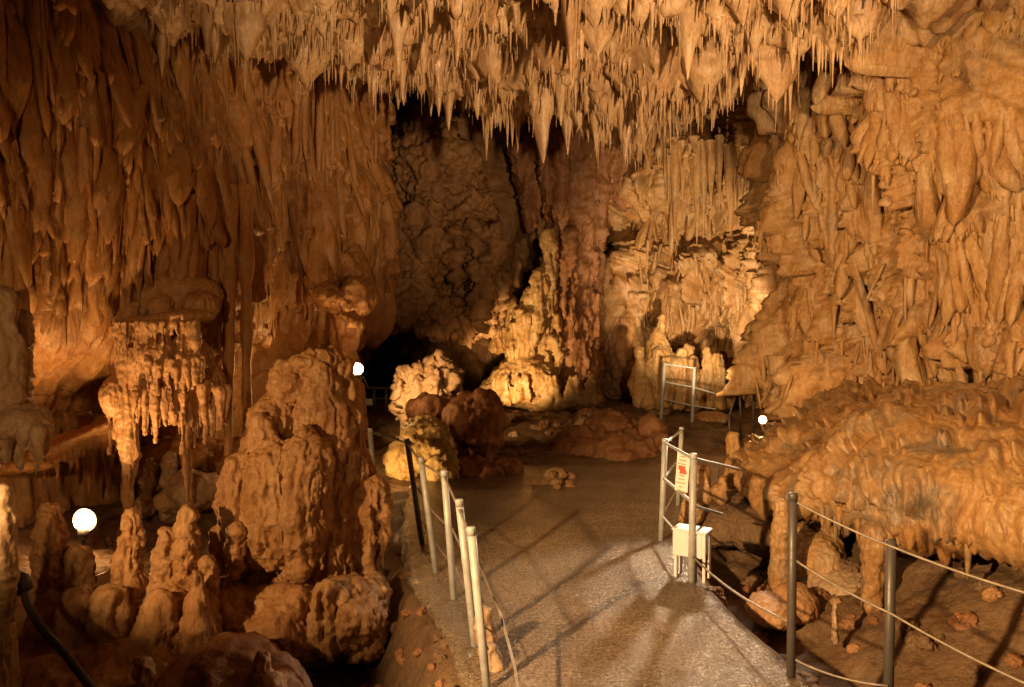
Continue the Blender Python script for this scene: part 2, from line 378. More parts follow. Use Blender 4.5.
# left wall
plan = [(-4.6, -1.5), (-5.2, 2.2), W(-130, 5.8), W(-30, 6.6), W(60, 7.3), W(140, 8.0), W(215, 8.7), W(262, 9.6), W(290, 10.8), W(325, 11.4), W(350, 12.0), W(362, 12.9), W(362, 14.5), W(340, 17)]
zs = [6.6, 5.2, 4.3, 3.4, 2.6, 2.05, 1.75, 1.4, .7, -.1, -.9]
o_ = np.zeros((len(zs), len(plan)))
o_ += np.array([-.2, 0, .12, .16, .14, .02, -.25, -.95, -1.25, -1.15, -1.0])[:, None]
o_[:, 7:9] = np.array([-.1, -.1, -.15, -.2, -.25, -.3, -.4, -.6, -.7, -.7, -.7])[:, None]
o_[:, 9:] = np.array([0, .1, .15, .2, .1, -.05, -.3, -.5, -.5, -.4, -.2])[:, None]
def d_left(B, U, V):
    lean = lambda u, b: -.22 * np.clip(1 - np.abs(u - 6.0) / 5, 0, 1) * sstep(2.5, 4, b) + .03
    h = tongue_field(U, V, 300, .22, 1.8, .2, lean, 1) + tongue_field(U, V, 1500, .08, 1.1, .10, lean, 2) + tongue_field(U, V, 5200, .04, .5, .04, 0, 3)
    h = h + tiers(U, V, .95, .16, 3.)
    h *= (.35 + .65 * sstep(1.2, 1.9, B[..., 2]))
    h += .16 * fbm(B, .8, 3) + .05 * (.5 - billow(B, 8, 3, zs=.1)) + .012 * fbm(B, 18, 2, zs=.4)
    return h
lw, lwP = wall('cave_wall', plan, zs, o_, .026, .024, d_left, M_left)
# right wall
plan = [W(638, 19.5), W(646, 18.2), W(676, 17.6), W(712, 17.2), W(768, 16.2), W(797, 13.6), W(818, 11.6), W(862, 10.5), W(912, 9.7), W(968, 8.8), W(1040, 7.9), W(1160, 6.8), (5.6, 4.5), (5.5, 2), (5.2, -1.5)]
zs = [7.4, 6.4, 5.6, 4.9, 4.5, 3.8, 3.0, 2.3, 1.6, 1.0, .4, -.6]
o_ = np.zeros((len(zs), len(plan)))
o_ += np.array([.3, .3, .25, .2, .2, .12, .1, .12, .05, .0, -.05, -.1])[:, None]
o_[:, 1:5] += np.array([.5, .7, .9, 1.0, .8, .3, .45, .7, .5, -.1, -.1, .0])[:, None]
o_[:, 6:11] += np.array([0, .2, .4, .5, .55, .5, .35, .3, .3, .3, .2, .1])[:, None]
o_[:, 7:11] += np.array([0, .1, .2, .25, .3, .25, .2, .1, .0, .0, .0, .0])[:, None]
def d_right(B, U, V):
    h = tongue_field(U, V, 260, .30, 1.1, .42, .02, 11, 3.0) + tongue_field(U, V, 1300, .12, .65, .19, .02, 12, 2.4) + tongue_field(U, V, 5000, .045, .3, .06, 0, 13)
    h = h + tiers(U, V, .72, .15, 9.)
    h += .3 * fbm(B, 1.0, 4, off=3.) + .09 * (billow(B, 3.4, 3) - .3) + .05 * (billow(B, 9, 3) - .3)
    h += .05 * np.abs(fbm(B, 5.5, 3, .6, off=4.)) * sstep(-.1, .25, fbm(B, .9, 2, off=20.)) * 4 - .05
    # small hollows above the ledge and higher up
    for (a_, b_, d_, wx, wz, dp) in ((872, 322, 9.0, .2, .36, .9), (905, 250, 8.8, .14, .3, .5), (800, 245, 10, .22, .2, .5), (985, 215, 8.2, .2, .3, .6), (845, 395, 9.3, .3, .12, .5), (722, 335, 17, .5, .5, .8)):
        c = P(a_, b_, d_); r2 = (np.hypot(B[..., 0] - c[0], .6 * (B[..., 1] - c[1])) / wx) ** 2 + ((B[..., 2] - c[2]) / wz) ** 2
        h -= dp * np.exp(-(r2 + .5 * noise(B * 5)) ** 3)
    return h
rw, rwP = wall('cave_wall', plan, zs, o_, .028, .026, d_right, M_right)
# back wall with the dark passage on its left
plan = [W(330, 16), W(352, 21), W(375, 25), W(405, 24), W(425, 19.5), W(470, 18.8), W(520, 19.6), W(580, 20), W(640, 20.5), W(690, 20.5), W(720, 19)]
zs = [7.5, 6.2, 5.2, 4.3, 3.4, 2.6, 1.9, 1.2, .5, -.4]
o_ = np.zeros((len(zs), len(plan)))
o_[:, 4:8] = np.array([1.2, 1.2, 1.0, 1.1, .9, .6, -.1, .1, .3, .4])[:, None]
o_[:5, 2:4] = np.array([4.5, 4.5, 4.3, 4, 3])[:, None]
def d_back(B, U, V):
    h = tongue_field(U, V, 200, .4, 1.6, .4, 0, 21) + tongue_field(U, V, 900, .16, .9, .18, 0, 22) + tongue_field(U, V, 2000, .07, .45, .07, 0, 23)
    return h + .45 * fbm(B, .7, 4) + .14 * (billow(B, 2.2, 3) - .3)
wall('cave_wall', plan, zs, o_, .06, .05, d_back, M_dark)
def lobes(owner, Pn, du, mat, specs, seed, T, tseed, box=(-60, 1090, -80, 480), mask=None):
    """free-hanging drapery lobes in ragged tiers along a wall"""
    r = np.random.default_rng(seed); nv, nu = Pn.shape[:2]; Nn = normals_of(Pn, (0, 5, 2)); offs = tier_off(np.arange(nu) * du, tseed)
    V_, F_, nb = [], [], 0; mid = Pn[nv // 2]; dm = mid[:, 1] * cp - (mid[:, 2] - EYE) * sp; pxm = np.where(dm > 2, 512 + F * mid[:, 0] / np.maximum(dm, .5), 1e6)
    pxm = pxm + r.normal(0, 4, nu)
    def project(p):
        d = depth_of(p); return 512 + F * p[0] / d, 343.5 - F * ((p[2] - EYE) * cp + p[1] * sp) / d, d
    for (n, w0, w1, l0, l1, out, jit) in specs:
        done = tries = 0
        while done < n and tries < n * 30:
            tries += 1; i = int(np.argmin(np.abs(pxm - r.uniform(box[0], box[1]))))
            zt = r.integers(-2, int(7 / T) + 1) * T - offs[i] - abs(r.normal(0, jit)) + .04
            col = Pn[:, i, 2]
            if not (col[-1] < zt < col[0]): continue
            j = int(np.argmin(np.abs(col - zt - .05))); base = Pn[j, i]; a_, b_, d_ = project(base)
            if d_ < 2 or not (box[0] < a_ < box[1] and box[2] < b_ < box[3]): continue
            if mask is not None and noise(np.array((base[0] * .9, base[1] * .9, zt * .9 + seed))) < mask: continue
            w = w0 + (w1 - w0) * r.random() ** 1.7; L = l0 + (l1 - l0) * r.random() ** 1.5; nh = Nn[j, i].copy(); nh[2] = 0; q_ = np.linalg.norm(nh)
            if q_ < .25: continue
            nh /= q_
            tip = base + nh * out * r.uniform(.2, 1) * w; tip[2] = zt
            jt = int(np.argmin(np.abs(col - zt - L))); top = Pn[jt, i] - nh * w * 1.1
            dh = (top - tip)[:2]; dl = np.linalg.norm(dh)
            if dl > .42 * L: continue
            if any(np.linalg.norm((Pn[int(np.argmin(np.abs(col - zt - f_ * L))), i] - (tip + (top - tip) * f_))[:2]) > 2.0 * w + .12 for f_ in (.35, .7)): continue
            top[2] = zt + L
            tng = np.array((-nh[1], nh[0], 0)); big = w > .085; m = 26 if big else 14; sg = 18 if big else 10
            s = np.linspace(0, 1, m); k = r.uniform(.55, .8)
            rad = w * np.where(s < k, .6 + .4 * np.sin(np.pi * .5 * s / k), np.clip(1 - ((s - k) / (1 - k)) ** r.uniform(1.2, 2.4), 0, 1) ** .7 + .02)
            th = np.linspace(0, 2 * np.pi, sg, endpoint=False); o = r.uniform(0, 90)
            q = np.stack([np.broadcast_to(np.cos(th) * 2.4 + o, (m, sg)), np.broadcast_to(np.sin(th) * 2.4, (m, sg)), np.broadcast_to((s * L * 2.6)[:, None], (m, sg))], -1)
            rr = rad[:, None] * (1 + .42 * noise(q) + .22 * noise(q * 2.6 + 5))
            wob = (.2 * w * np.sin(s * 4 + o))[:, None]; c = top + (tip - top) * s[:, None]
            v = c[:, None, :] + tng * (rr * np.cos(th) + wob)[..., None] + nh * (rr * np.sin(th) * .75)[..., None]
            V_.append(v.reshape(-1, 3)); F_.append(lathe_faces(m, sg, nb)); nb += m * sg; done += 1
    return tag(obj('drapery_lobes', mesh_from('drapery_lobes', np.concatenate(V_), np.concatenate(F_)), mat, owner), kind='stuff')
def lathe_faces(n, seg, base):
    i = np.arange(n * seg).reshape(n, seg) + base; j = np.roll(i, -1, 1)
    return np.stack([i[:-1], j[:-1], j[1:], i[1:]], -1).reshape(-1, 4)
lobes(lw, lwP, .026, M_left, [(360, .05, .17, .5, 2.3, .9, .4), (1500, .015, .065, .25, 1.4, 1.1, .4)], 51, .95, 3., (-60, 390, -80, 345), -.25)
lobes(rw, rwP, .028, M_right, [(210, .06, .16, .3, 1.4, 1.0, .25), (2400, .018, .085, .12, .8, 1.6, .28)], 52, .72, 9., (640, 1090, -80, 440), -.22)
# behind the camera
plan = [(5.6, 0), (5, -2.5), (2, -4.5), (-2, -4.6), (-4.6, -3), (-5.4, 0)]
zs = [6.8, 4.5, 2.5, 1, -.6]
wall('cave_wall', plan, zs, np.zeros((5, 6)), .12, .12, lambda B, U, V: tongue_field(U, V, 200, .3, 1.3, .3, 0, 31) + .4 * fbm(B, .7, 4), M_dark)

# ceiling: height field over (x, y)
cx = [-9, -5.5, -3.3, -1.6, .2, 1.4, 2.4, 3.4, 4.6, 9]
cy = [-5, 0, 3, 5, 6.5, 8, 9, 9.8, 10.4, 11.2, 13, 16, 20, 27]
cz = np.array([
 [5.6] * 10, [5.6] * 10,
 [5.6, 5.5, 5.5, 5.5, 5.5, 5.5, 5.5, 5.4, 5.3, 5.6],
 [5.4, 5.3, 5.25, 5.25, 5.2, 5.2, 5.2, 5.2, 5.2, 5.4],
 [5.4, 5.3, 5.1, 5.05, 5.0, 5.0, 5.0, 5.05, 5.05, 5.4],
 [5.6, 5.5, 5.0, 4.9, 4.8, 4.78, 4.8, 4.85, 4.9, 5.4],
 [6.2, 5.9, 5.3, 4.85, 4.62, 4.58, 4.72, 5.6, 5.8, 5.8],
 [6.6, 6.4, 6.1, 5.2, 4.65, 4.5, 4.75, 6.0, 6.2, 6.2],
 [6.8, 6.6, 6.5, 6.0, 5.2, 4.75, 5.2, 6.2, 6.3, 6.3],
 [7, 6.8, 6.6, 6.4, 6.2, 5.8, 6.2, 6.2, 6.3, 6.3],
 [7, 6.9, 6.7, 6.6, 6.5, 6.4, 6.2, 6.2, 6.2, 6.4],
 [7, 6.9, 6.7, 6.6, 6.4, 6.3, 6.3, 6.3, 6.3, 6.4],
 [6.8, 6.6, 6.5, 6.4, 6.3, 6.2, 6.2, 6.2, 6.2, 6.3],
 [6.5] * 10])
ux = np.concatenate([np.linspace(-9, -5, 60)[:-1], np.linspace(-5, 5.6, 340), np.linspace(5.6, 9, 50)[1:]])
uy = np.concatenate([np.linspace(-5, 4.5, 70)[:-1], np.linspace(4.5, 11.5, 250)[:-1], np.linspace(11.5, 27, 160)])
Zc = cr_at(cz, np.interp(uy, cy, np.arange(len(cy)))); Zc = cr_at(Zc.T, np.interp(ux, cx, np.arange(len(cx)))).T
X, Y = np.meshgrid(ux, uy); B = np.stack([X, Y, 0 * X], -1)
Zc = Zc - .26 * fbm(B, 1.1, 4, off=2.) - .45 * (billow(B, 1.7, 3, off=6.) - .3) - .05 * (billow(B, 7, 2) - .3)
tag(obj('cave_ceiling', mesh_from('cave_ceiling', np.stack([X, Y, Zc], -1).reshape(-1, 3), grid_faces(len(uy), len(ux))), M_ceil), kind='structure')
def ceil_at(x, y):
    i = np.clip(np.searchsorted(ux, x) - 1, 0, len(ux) - 2); j = np.clip(np.searchsorted(uy, y) - 1, 0, len(uy) - 2)
    a = (x - ux[i]) / (ux[i + 1] - ux[i]); b = (y - uy[j]) / (uy[j + 1] - uy[j])
    return (Zc[j, i] * (1 - a) + Zc[j, i + 1] * a) * (1 - b) + (Zc[j + 1, i] * (1 - a) + Zc[j + 1, i + 1] * a) * b

# ------------------------------------------------------------------ stalactites
def lathe(rs, zs, seg, cx=0, cy=0, seed=0, amp=.25, bend=0.0, ell=1.0):
    r = np.random.default_rng(seed); th = np.linspace(0, 2 * np.pi, seg, endpoint=False)
    rs = np.asarray(rs)[:, None]; z = np.asarray(zs)[:, None]; o = r.uniform(0, 50)
    q = np.stack([np.broadcast_to(np.cos(th) * 1.6 + o, (len(rs), seg)), np.broadcast_to(np.sin(th) * 1.6, (len(rs), seg)), np.broadcast_to(z * 2.2, (len(rs), seg))], -1)
    R = rs * (1 + amp * noise(q) + amp * .5 * noise(q * 2.7 + 9))
    a = r.uniform(0, 6.28); bx = bend * np.cos(a) * z * z; by = bend * np.sin(a) * z * z
    return np.stack([cx + bx + R * np.cos(th), cy + by + R * np.sin(th) * ell, np.broadcast_to(z, R.shape)], -1)
def lathe_faces(n, seg, base):
    i = np.arange(n * seg).reshape(n, seg) + base; j = np.roll(i, -1, 1)
    return np.stack([i[:-1], j[:-1], j[1:], i[1:]], -1).reshape(-1, 4)
def carrot(s, R, bulb=.3, tipr=.012):
    return R * ((1 - s) ** .85 * (1 + bulb * np.exp(-((s - .32) / .2) ** 2)) + .5 * np.exp(-s / .06)) + tipr * (1 - s * .6)
def heart(s, R, tipr=.014):
    body = np.clip(1 - (s / .62) ** 1.8, 0, 1) ** .8 * (1 + .25 * np.exp(-((s - .25) / .15) ** 2))
    return R * body + .3 * R * np.exp(-s / .06) + tipr * (1.2 - s)
protos = []
for k in range(16):
    r = np.random.default_rng(100 + k); V_, F_ = [], []; nb = 0
    def put(R, L, cx=0, cy=0, kind=0, seg=18, n=30, z0=0.0):
        global nb
        s = np.linspace(0, 1, n); rs = (carrot(s, R) if kind == 0 else heart(s, R))
        v = lathe(rs, z0 - L * s, seg, cx, cy, r.integers(1e6), .3, r.uniform(0, .05), r.uniform(.75, 1)); V_.append(v.reshape(-1, 3)); F_.append(lathe_faces(n, seg, nb)); nb += n * seg
    kind = (0, 1, 2, 1, 2, 1, 2, 3)[k % 8]
    if kind == 0: put(r.uniform(.12, .17), 1, 0, 0, 0)
    if kind == 1:
        put(r.uniform(.26, .36), 1, 0, 0, 1, 22, 34)
        for q in range(5): put(.045, r.uniform(.5, .85), r.normal(0, .12), r.normal(0, .1), 0, 10, 14)
    if kind == 2:
        put(r.uniform(.18, .24), 1, 0, 0, 0)
        for q in range(7):
            a = r.uniform(0, 6.28); dd = r.uniform(.12, .32); put(r.uniform(.06, .12), r.uniform(.35, .8), dd * math.cos(a), dd * math.sin(a) * .7, r.integers(2), 12, 18)
    if kind == 3:
        for q in range(9): put(r.uniform(.07, .14), r.uniform(.5, 1) if q else 1, (q - 4) * .1 + r.normal(0, .03), r.normal(0, .06), 0, 12, 18)
    protos.append(mesh_from('stalactite', np.concatenate(V_), np.concatenate(F_)))
    protos[-1].materials.append(M_ceil)
def stal(p, L, w, k, mat=None, label=None, group=None, rot=None, name='stalactite'):
    o = bpy.data.objects.new(name, protos[k % 16]); C.objects.link(o)
    o.location = [float(c) for c in p]; o.scale = (w, w, L); o.rotation_euler = (0, 0, random.uniform(0, 6.28) if rot is None else rot)
    if mat is not None:
        o.material_slots[0].link = 'OBJECT'; o.material_slots[0].material = mat
    return tag(o, label, 'stalactite', group)
G_ST = 'stalactites hanging from the ceiling'
# named big ones: (tip px, tip py, distance, length, width, proto, label)
for (a, b, d, L, w, k, lab) in [
    (541, 164, 8.6, 1.0, 1.05, 2, 'largest tan stalactite, its long pointed tip hanging lowest at the middle of the ceiling lip'),
    (307, 113, 8.0, .72, .62, 1, 'bulging pale stalactite with a forked tip standing out at the left of the ceiling fringe'),
    (398, 76, 7.0, .62, .62, 0, 'thick smooth carrot shaped stalactite in the ceiling row, left of the middle of the photo'),
    (218, 75, 8.0, .45, .4, 2, 'small forked stalactite at the leftmost end of the pale ceiling fringe'),
    (470, 106, 8.8, .55, .5, 2, 'pale stalactite with straw tip hanging left of the largest stalactite'),
    (738, 62, 7.6, .45, .35, 1, 'slender stalactite with thin dripping point in front of the dark hollow near the right wall')]:
    p = P(a, b, d); zc = ceil_at(p[0], p[1]); L2 = max(L, zc - p[2] + .02)
    stal((p[0], p[1], p[2] + L2), L2, w, k, label=lab, group=G_ST)
cand = []
tries = 0
while len(cand) < 9000 and tries < 200000:
    tries += 1
    x = random.uniform(-4.6, 4.8); y = random.uniform(5.6, 10.6); z = float(ceil_at(x, y))
    d = depth_of((x, y, z)); px = 512 + F * x / d
    dz = (z - EYE) * cp + y * sp; pyy = 343.5 - F * ((z - EYE) * cp + y * sp - 0) / d if False else 343.5 - F * (((z - EYE) * cp) + (y * sp)) / d
    if not (150 < px < 900) or pyy > 200 or pyy < -90: continue
    cand.append((x, y, z, px, pyy))
occ = []
nb = 0
for c in random.sample(cand, 400):
    if nb >= 34: break
    w = random.uniform(.35, .7); L = w * random.uniform(.75, 1.25)
    if any((c[0] - q[0]) ** 2 + (c[1] - q[1]) ** 2 < (.34 * (w + q[2])) ** 2 for q in occ): continue
    occ.append((c[0], c[1], w * .6)); stal((c[0], c[1], c[2] + .12), L + .1, w, random.choice([1, 3, 5, 9, 11, 13]), label='fat bulging tan stalactite with straw tips standing out among thinner ones on the ceiling', group='bulging stalactites on the ceiling'); nb += 1
nb = 34
cand.sort(key=lambda c: c[2] + random.gauss(0, .22))
LAB = 'tan tapering stalactite, one of many alike in the dense fringe under the ceiling'
for (x, y, z, px, pyy) in cand:
    if nb >= 245: break
    cl = noise(np.array((x * 1.5, y * 1.5, 3.)))
    if cl < -.22: continue
    L = (1 + 1.0 * cl) * (1 if px < 660 else .62) * min(.7, max(.14, random.lognormvariate(-1.22, .45))); w = L * random.uniform(.75, 1.3)
    if any((x - q[0]) ** 2 + (y - q[1]) ** 2 < (.24 * (w + q[2])) ** 2 for q in occ): continue
    occ.append((x, y, w)); stal((x, y, z + .1 + .2 * L), L * 1.2 + .1, w, random.randrange(16), label=LAB, group=G_ST); nb += 1
# the uncountable thin straws between them
V_, F_, nb = [], [], 0
for (x, y, z, px, pyy) in random.sample(cand, 3400):
    L = random.lognormvariate(-2.0, .5); L = min(L, .4); R = random.uniform(.008, .022); s = np.linspace(0, 1, 6)
    rs = R * (1 - .75 * s) + R * 1.6 * np.exp(-s / .12)
    V_.append(lathe(rs, -L * s, 6, 0, 0, int(x * 1e4) & 65535, .2, .0).reshape(-1, 3) + np.array((x, y, z + .03))); F_.append(lathe_faces(6, 6, nb)); nb += 36
tag(obj('soda_straws', mesh_from('soda_straws', np.concatenate(V_), np.concatenate(F_)), M_ceil), 'countless thin pale straw stalactites covering the ceiling between the big ones', 'soda straws', kind='stuff')

# fringe on the right wall below the ceiling
for i in range(17):
    px = 664 + i * 7.2 + random.uniform(-3, 3); d = np.interp(px, [660, 705, 742, 780], [15.9, 15.2, 14.0, 11.6]); top = 140 + random.uniform(-6, 8) + max(0, px - 720) * .25
    L = random.uniform(.7, 1.7) * d / 15; stal(P(px, top, d + .15), L + .4, L * random.uniform(.3, .6), random.choice([0, 4, 2, 6, 8]), M_right,
        'pale tan stalactite in the upright row at the top of the bright right wall', 'stalactites on the right wall')
Nr = normals_of(rwP, (0, 5, 2)); n_ = 0
over = np.argwhere(Nr[..., 2] < -.12); rr_ = np.random.default_rng(77)
for _ in range(6000):
    if n_ >= 70: break
    j, i = over[rr_.integers(len(over))]; p = rwP[j, i]; d = depth_of(p)
    if d < 5: continue
    a_, b_ = 512 + F * p[0] / d, 343.5 - F * ((p[2] - EYE) * cp + p[1] * sp) / d
    if not (735 < a_ < 1030 and 60 < b_ < 380): continue
    L = rr_.uniform(.2, .75); nh = Nr[j, i].copy(); nh[2] = 0
    stal(p + nh * .03 + np.array((0, 0, .2)), L + .2, L * rr_.uniform(.35, .8), int(rr_.choice([0, 1, 2, 4, 6, 10])), M_right,
        'small tan stalactite hanging from an overhang of the right wall above the ledge', 'stalactites on the right wall overhangs'); n_ += 1
# thin row in the dark left alcove
for i in range(26):
    px = 4 + i * 4.9 + random.uniform(-2, 2); top = 432 + random.uniform(-15, 8); bot = 487 + random.uniform(-22, 24); d = 8.6 + random.uniform(-.3, .3)
    L = (bot - top) * d / F; stal(P(px, top - 10, d), L + .12, random.uniform(.28, .5), random.choice([0, 4, 8, 12]), M_left,
        'thin brown stalactite in the row filling the dark alcove above the left lamp', 'thin stalactites in the left alcove')
def long_drip(a, b, c, e, d, w, lab):
    pa, pb = P(a, b, d + .5), P(c, e, d); n = 40; s = np.linspace(0, 1, n)
    rs = w * (1 - .55 * s) * (1 + .12 * np.sin(s * 23 + a)); L = pa[2] - pb[2]
    v = lathe(rs, -L * s, 14, 0, 0, int(a), .3, .0); v[..., 0] += s[:, None] * (pb[0] - pa[0]); v[..., 1] += s[:, None] * (pb[1] - pa[1])
    o = obj('stalactite', mesh_from('stalactite', v.reshape(-1, 3), lathe_faces(n, 14, 0)), M_left, None, pa); tag(o, lab, 'stalactite')
long_drip(231, 185, 228, 455, 7.9, .085, 'long thin dripstone pole left of its twin, beside the tall tawny stalagmite tower')
long_drip(246, 185, 247, 448, 8.0, .08, 'long thin dripstone pole between its twin and the tall tawny stalagmite tower')

# ------------------------------------------------------------------ left formations
d = 6.2
pr = [E(312, 362, d, 20, 12, .18), E(330, 358, d, 14, 13, .15), E(345, 372, d, 8, 14, .1), E(296, 385, d, 24, 24, .2), K(320, 375, 24, 326, 450, 36, d), K(326, 450, 38, 322, 640, 40, d), E(278, 420, d, 24, 28, .25), E(256, 455, d, 20, 26, .2),
      E(243, 510, d - .3, 27, 58, .16), E(272, 505, d - .36, 30, 66, .18), E(303, 500, d - .34, 30, 72, .2), E(262, 470, d - .2, 22, 22, .2), K(262, 422, 8, 262, 455, 11, d - .3), K(279, 440, 6, 277, 470, 9, d - .36), E(238, 468, d - .3, 13, 14, .12), E(228, 520, d - .25, 13, 45, .14),
      E(268, 590, d - .15, 46, 26, .2), E(310, 590, d - .1, 36, 26, .2), K(300, 540, 14, 296, 610, 12, d - .25), K(250, 540, 12, 246, 610, 10, d - .22), K(350, 385, 10, 360, 500, 14, d), E(372, 505, d - .05, 14, 28, .16), K(372, 505, 13, 368, 545, 8, d - .05), E(356, 490, d, 14, 18, .12)]
for i in range(17):
    x = 218 + i * 6.4; pr.append(K(x, 530, 8, x + random.uniform(-2, 2), 572 + random.uniform(-10, 8), 2.2, d - .38 + random.uniform(-.08, .1)))
for i in range(9):
    x = 328 + i * 6.8; pr.append(K(x, 510, 6, x + random.uniform(-2, 2), 560 + random.uniform(-26, 30), 2, d - .15 + random.uniform(-.1, .2)))
rock('stalagmite_tower', 'tall tawny flowstone stalagmite tower with runnelled sides and ragged curtain at its foot', 'stalagmite', pr, .011, worm(.055, .022, 1.05), M_tower, smooth=3)
d = 5.75
rock('boulder', 'rugged brown rock filling the gap between the left stalagmite bed and the tower foot', 'boulder',
     [E(212, 632, 5.85, 30, 44, .3), E(232, 650, 5.7, 34, 40, .3), K(206, 590, 9, 204, 640, 16, 5.7), K(222, 585, 8, 224, 640, 14, 5.75), E(190, 650, 5.6, 22, 30, .25)], .016, worm(.06, .02, 1.2, 12.), M_tower)
rock('boulder', 'broad pale topped rock lying under the ragged curtain of the stalagmite tower', 'boulder',
     [E(262, 630, d, 56, 44, .38), E(240, 612, d, 32, 28, .3), E(290, 632, d - .1, 34, 38, .28), E(292, 606, d, 36, 20, .3), K(300, 600, 12, 300, 640, 5, d - .15), K(312, 598, 10, 314, 632, 4, d - .1)], .014, flow(.09, .03, .012, 1.2, 3.), M_tower)
pr = [E(350, 615, d, 36, 34, .34), E(372, 618, d + .1, 17, 44, .28), E(328, 622, d - .1, 20, 34, .24)]
for i in range(13): pr.append(K(318 + i * 5.2, 596 + random.uniform(-8, 8), 7, 318 + i * 5.2, 646 + random.uniform(-16, 16), 3, d - .28 + .03 * i + random.uniform(-.08, .06)))
rock('boulder', 'dripping knobbly rock at the right foot of the stalagmite tower above the dark pit', 'boulder', pr, .014, flow(.06, .045, .02, 1, 5.), M_tower)
d = 4.9
rock('boulder', 'smooth brown rounded rock in front of the tower at the bottom edge', 'boulder', [E(240, 690, d, 62, 45, .4), E(200, 700, d, 50, 40, .4), E(285, 700, d, 28, 30, .3)], .025, lumpy(.05, .01), M_red)
rock('stalagmite', 'short lumpy stalagmite on the brown rock below the tower', 'stalagmite', [K(262, 655, 8, 264, 700, 13, 4.7), E(272, 690, 4.65, 14, 18), K(246, 668, 5, 244, 700, 9, 4.75)], .012, flow(.02, .01, .01, 1.5), M_tower)
# left stalagmite bed
d = 5.5
pr = [E(70, 640, d, 50, 62, .4), E(125, 632, d, 48, 62, .4), E(180, 630, d, 42, 62, .4), E(100, 690, d - .4, 110, 50, .5), E(40, 650, d, 40, 60, .4), E(205, 600, d + .1, 16, 40, .15), K(165, 600, 14, 150, 660, 20, d - .35), K(195, 575, 9, 200, 640, 14, d - .3), K(110, 600, 14, 105, 670, 20, d - .35), K(75, 600, 14, 62, 660, 18, d - .35)]
rock('stalagmite_bed', 'brown knobbly rock mass that the left stalagmites grow from', 'rock', pr, .02, worm(.06, .022, .9, 3.), M_tower)
for (a, b, c, e, w0, w1, lab, m) in [
    (50, 516, 52, 610, 16, 24, 'broad blunt dark stalagmite left of the bright globe lamp', M_tower),
    (130, 516, 129, 600, 10, 19, 'tall pointed orange stalagmite right of the bright globe lamp', M_tower),
    (166, 533, 162, 620, 8, 15, 'slim stepped stalagmite between the pointed and the flat topped one', M_tower),
    (188, 516, 187, 560, 10, 11, 'flat topped square orange stalagmite beside the tower', M_tower),
    (186, 556, 180, 620, 9, 13, 'short knobbly stalagmite stub below the flat topped one', M_tower),
    (208, 562, 204, 620, 8, 14, 'small stalagmite leaning against the left side of the tower', M_tower),
    (76, 560, 80, 620, 16, 24, 'squat dim stalagmite just below the bright globe lamp', M_tower),
    (143, 660, 146, 700, 7, 10, 'tiny round stalagmite at the bottom edge left of the brown rock', M_tower)]:
    dd = d - .1 if b < 650 else 4.7; w0 *= .88; w1 *= .85
    rock('stalagmite', lab, 'stalagmite', [K(a, b, w0 * .9, (a + c) / 2, (b + e) / 2, (w0 + w1) / 2, dd), K((a + c) / 2, (b + e) / 2, (w0 + w1) / 2, c, e, w1, dd), E(a + 1, b + (e - b) * .35, dd, w0 + 2.5, 9)], .01, worm(.025, .016, 1.5, a), m)
rock('stalagmite', 'pale edged stalagmite cut by the left side of the photo', 'stalagmite', [K(2, 490, 8, 0, 570, 14, 4.6), E(4, 520, 4.6, 11, 18), K(0, 560, 14, -10, 690, 24, 4.6)], .012, flow(.02, .02, .01, 1.2), M_pale)
# dark conduit lying on the rocks at lower left
t = thing('electric_cable', 'thick dark cable curving down over the rocks at the lower left', 'cable', P(17, 583, 4.75))
def rel(t, pts): return [np.asarray(p) - np.array(t.location) for p in pts]
pts = cr_at(np.array([P(10, 640, 4.8), P(7, 600, 4.8), P(12, 582, 4.78), P(22, 584, 4.75), P(28, 605, 4.6), P(45, 632, 4.5), P(66, 655, 4.4), P(100, 700, 4.2)]), np.linspace(0, 7, 50))
obj('cable_sheath', tube_mesh('cable_sheath', rel(t, pts), .024, 10), M_black, t)
o = obj('plug', tube_mesh('plug', rel(t, [P(8, 576, 4.7), P(20, 582, 4.7), P(26, 592, 4.7)]), [.05, .062, .045], 12), M_black, t)

# grey formation on the far left
d = 5.9
pr = [K(0, 300, 16, 4, 400, 20, d), E(8, 350, d, 14, 26), E(5, 395, d, 18, 26), E(22, 422, d - .05, 25, 16, .22), E(0, 432, d, 28, 18, .3), E(38, 430, d, 11, 14, .12)]
for i in range(18): pr.append(K(-2 + i * 2.9, 428 + random.uniform(-4, 6), 4.2, -4 + i * 3 + random.uniform(-2, 2), 462 + random.uniform(-12, 14), 1.0, d - .14 + random.uniform(-.08, .16)))
rock('flowstone_boss', 'grey flowstone boss with hanging orange drips at the far left edge', 'flowstone', pr, .013, flow(.04, .012, .008, 1.3), M_pale, smooth=3)
rock('stalagmite', 'slim upright grey stalagmite standing behind the far left grey boss', 'stalagmite', [K(23, 316, 7, 24, 345, 9, 6.2), K(24, 345, 7, 24, 378, 8, 6.2), K(24, 376, 7, 23, 420, 7, 6.2)], .011, flow(.02, .012, .008, 1.6), M_pale)
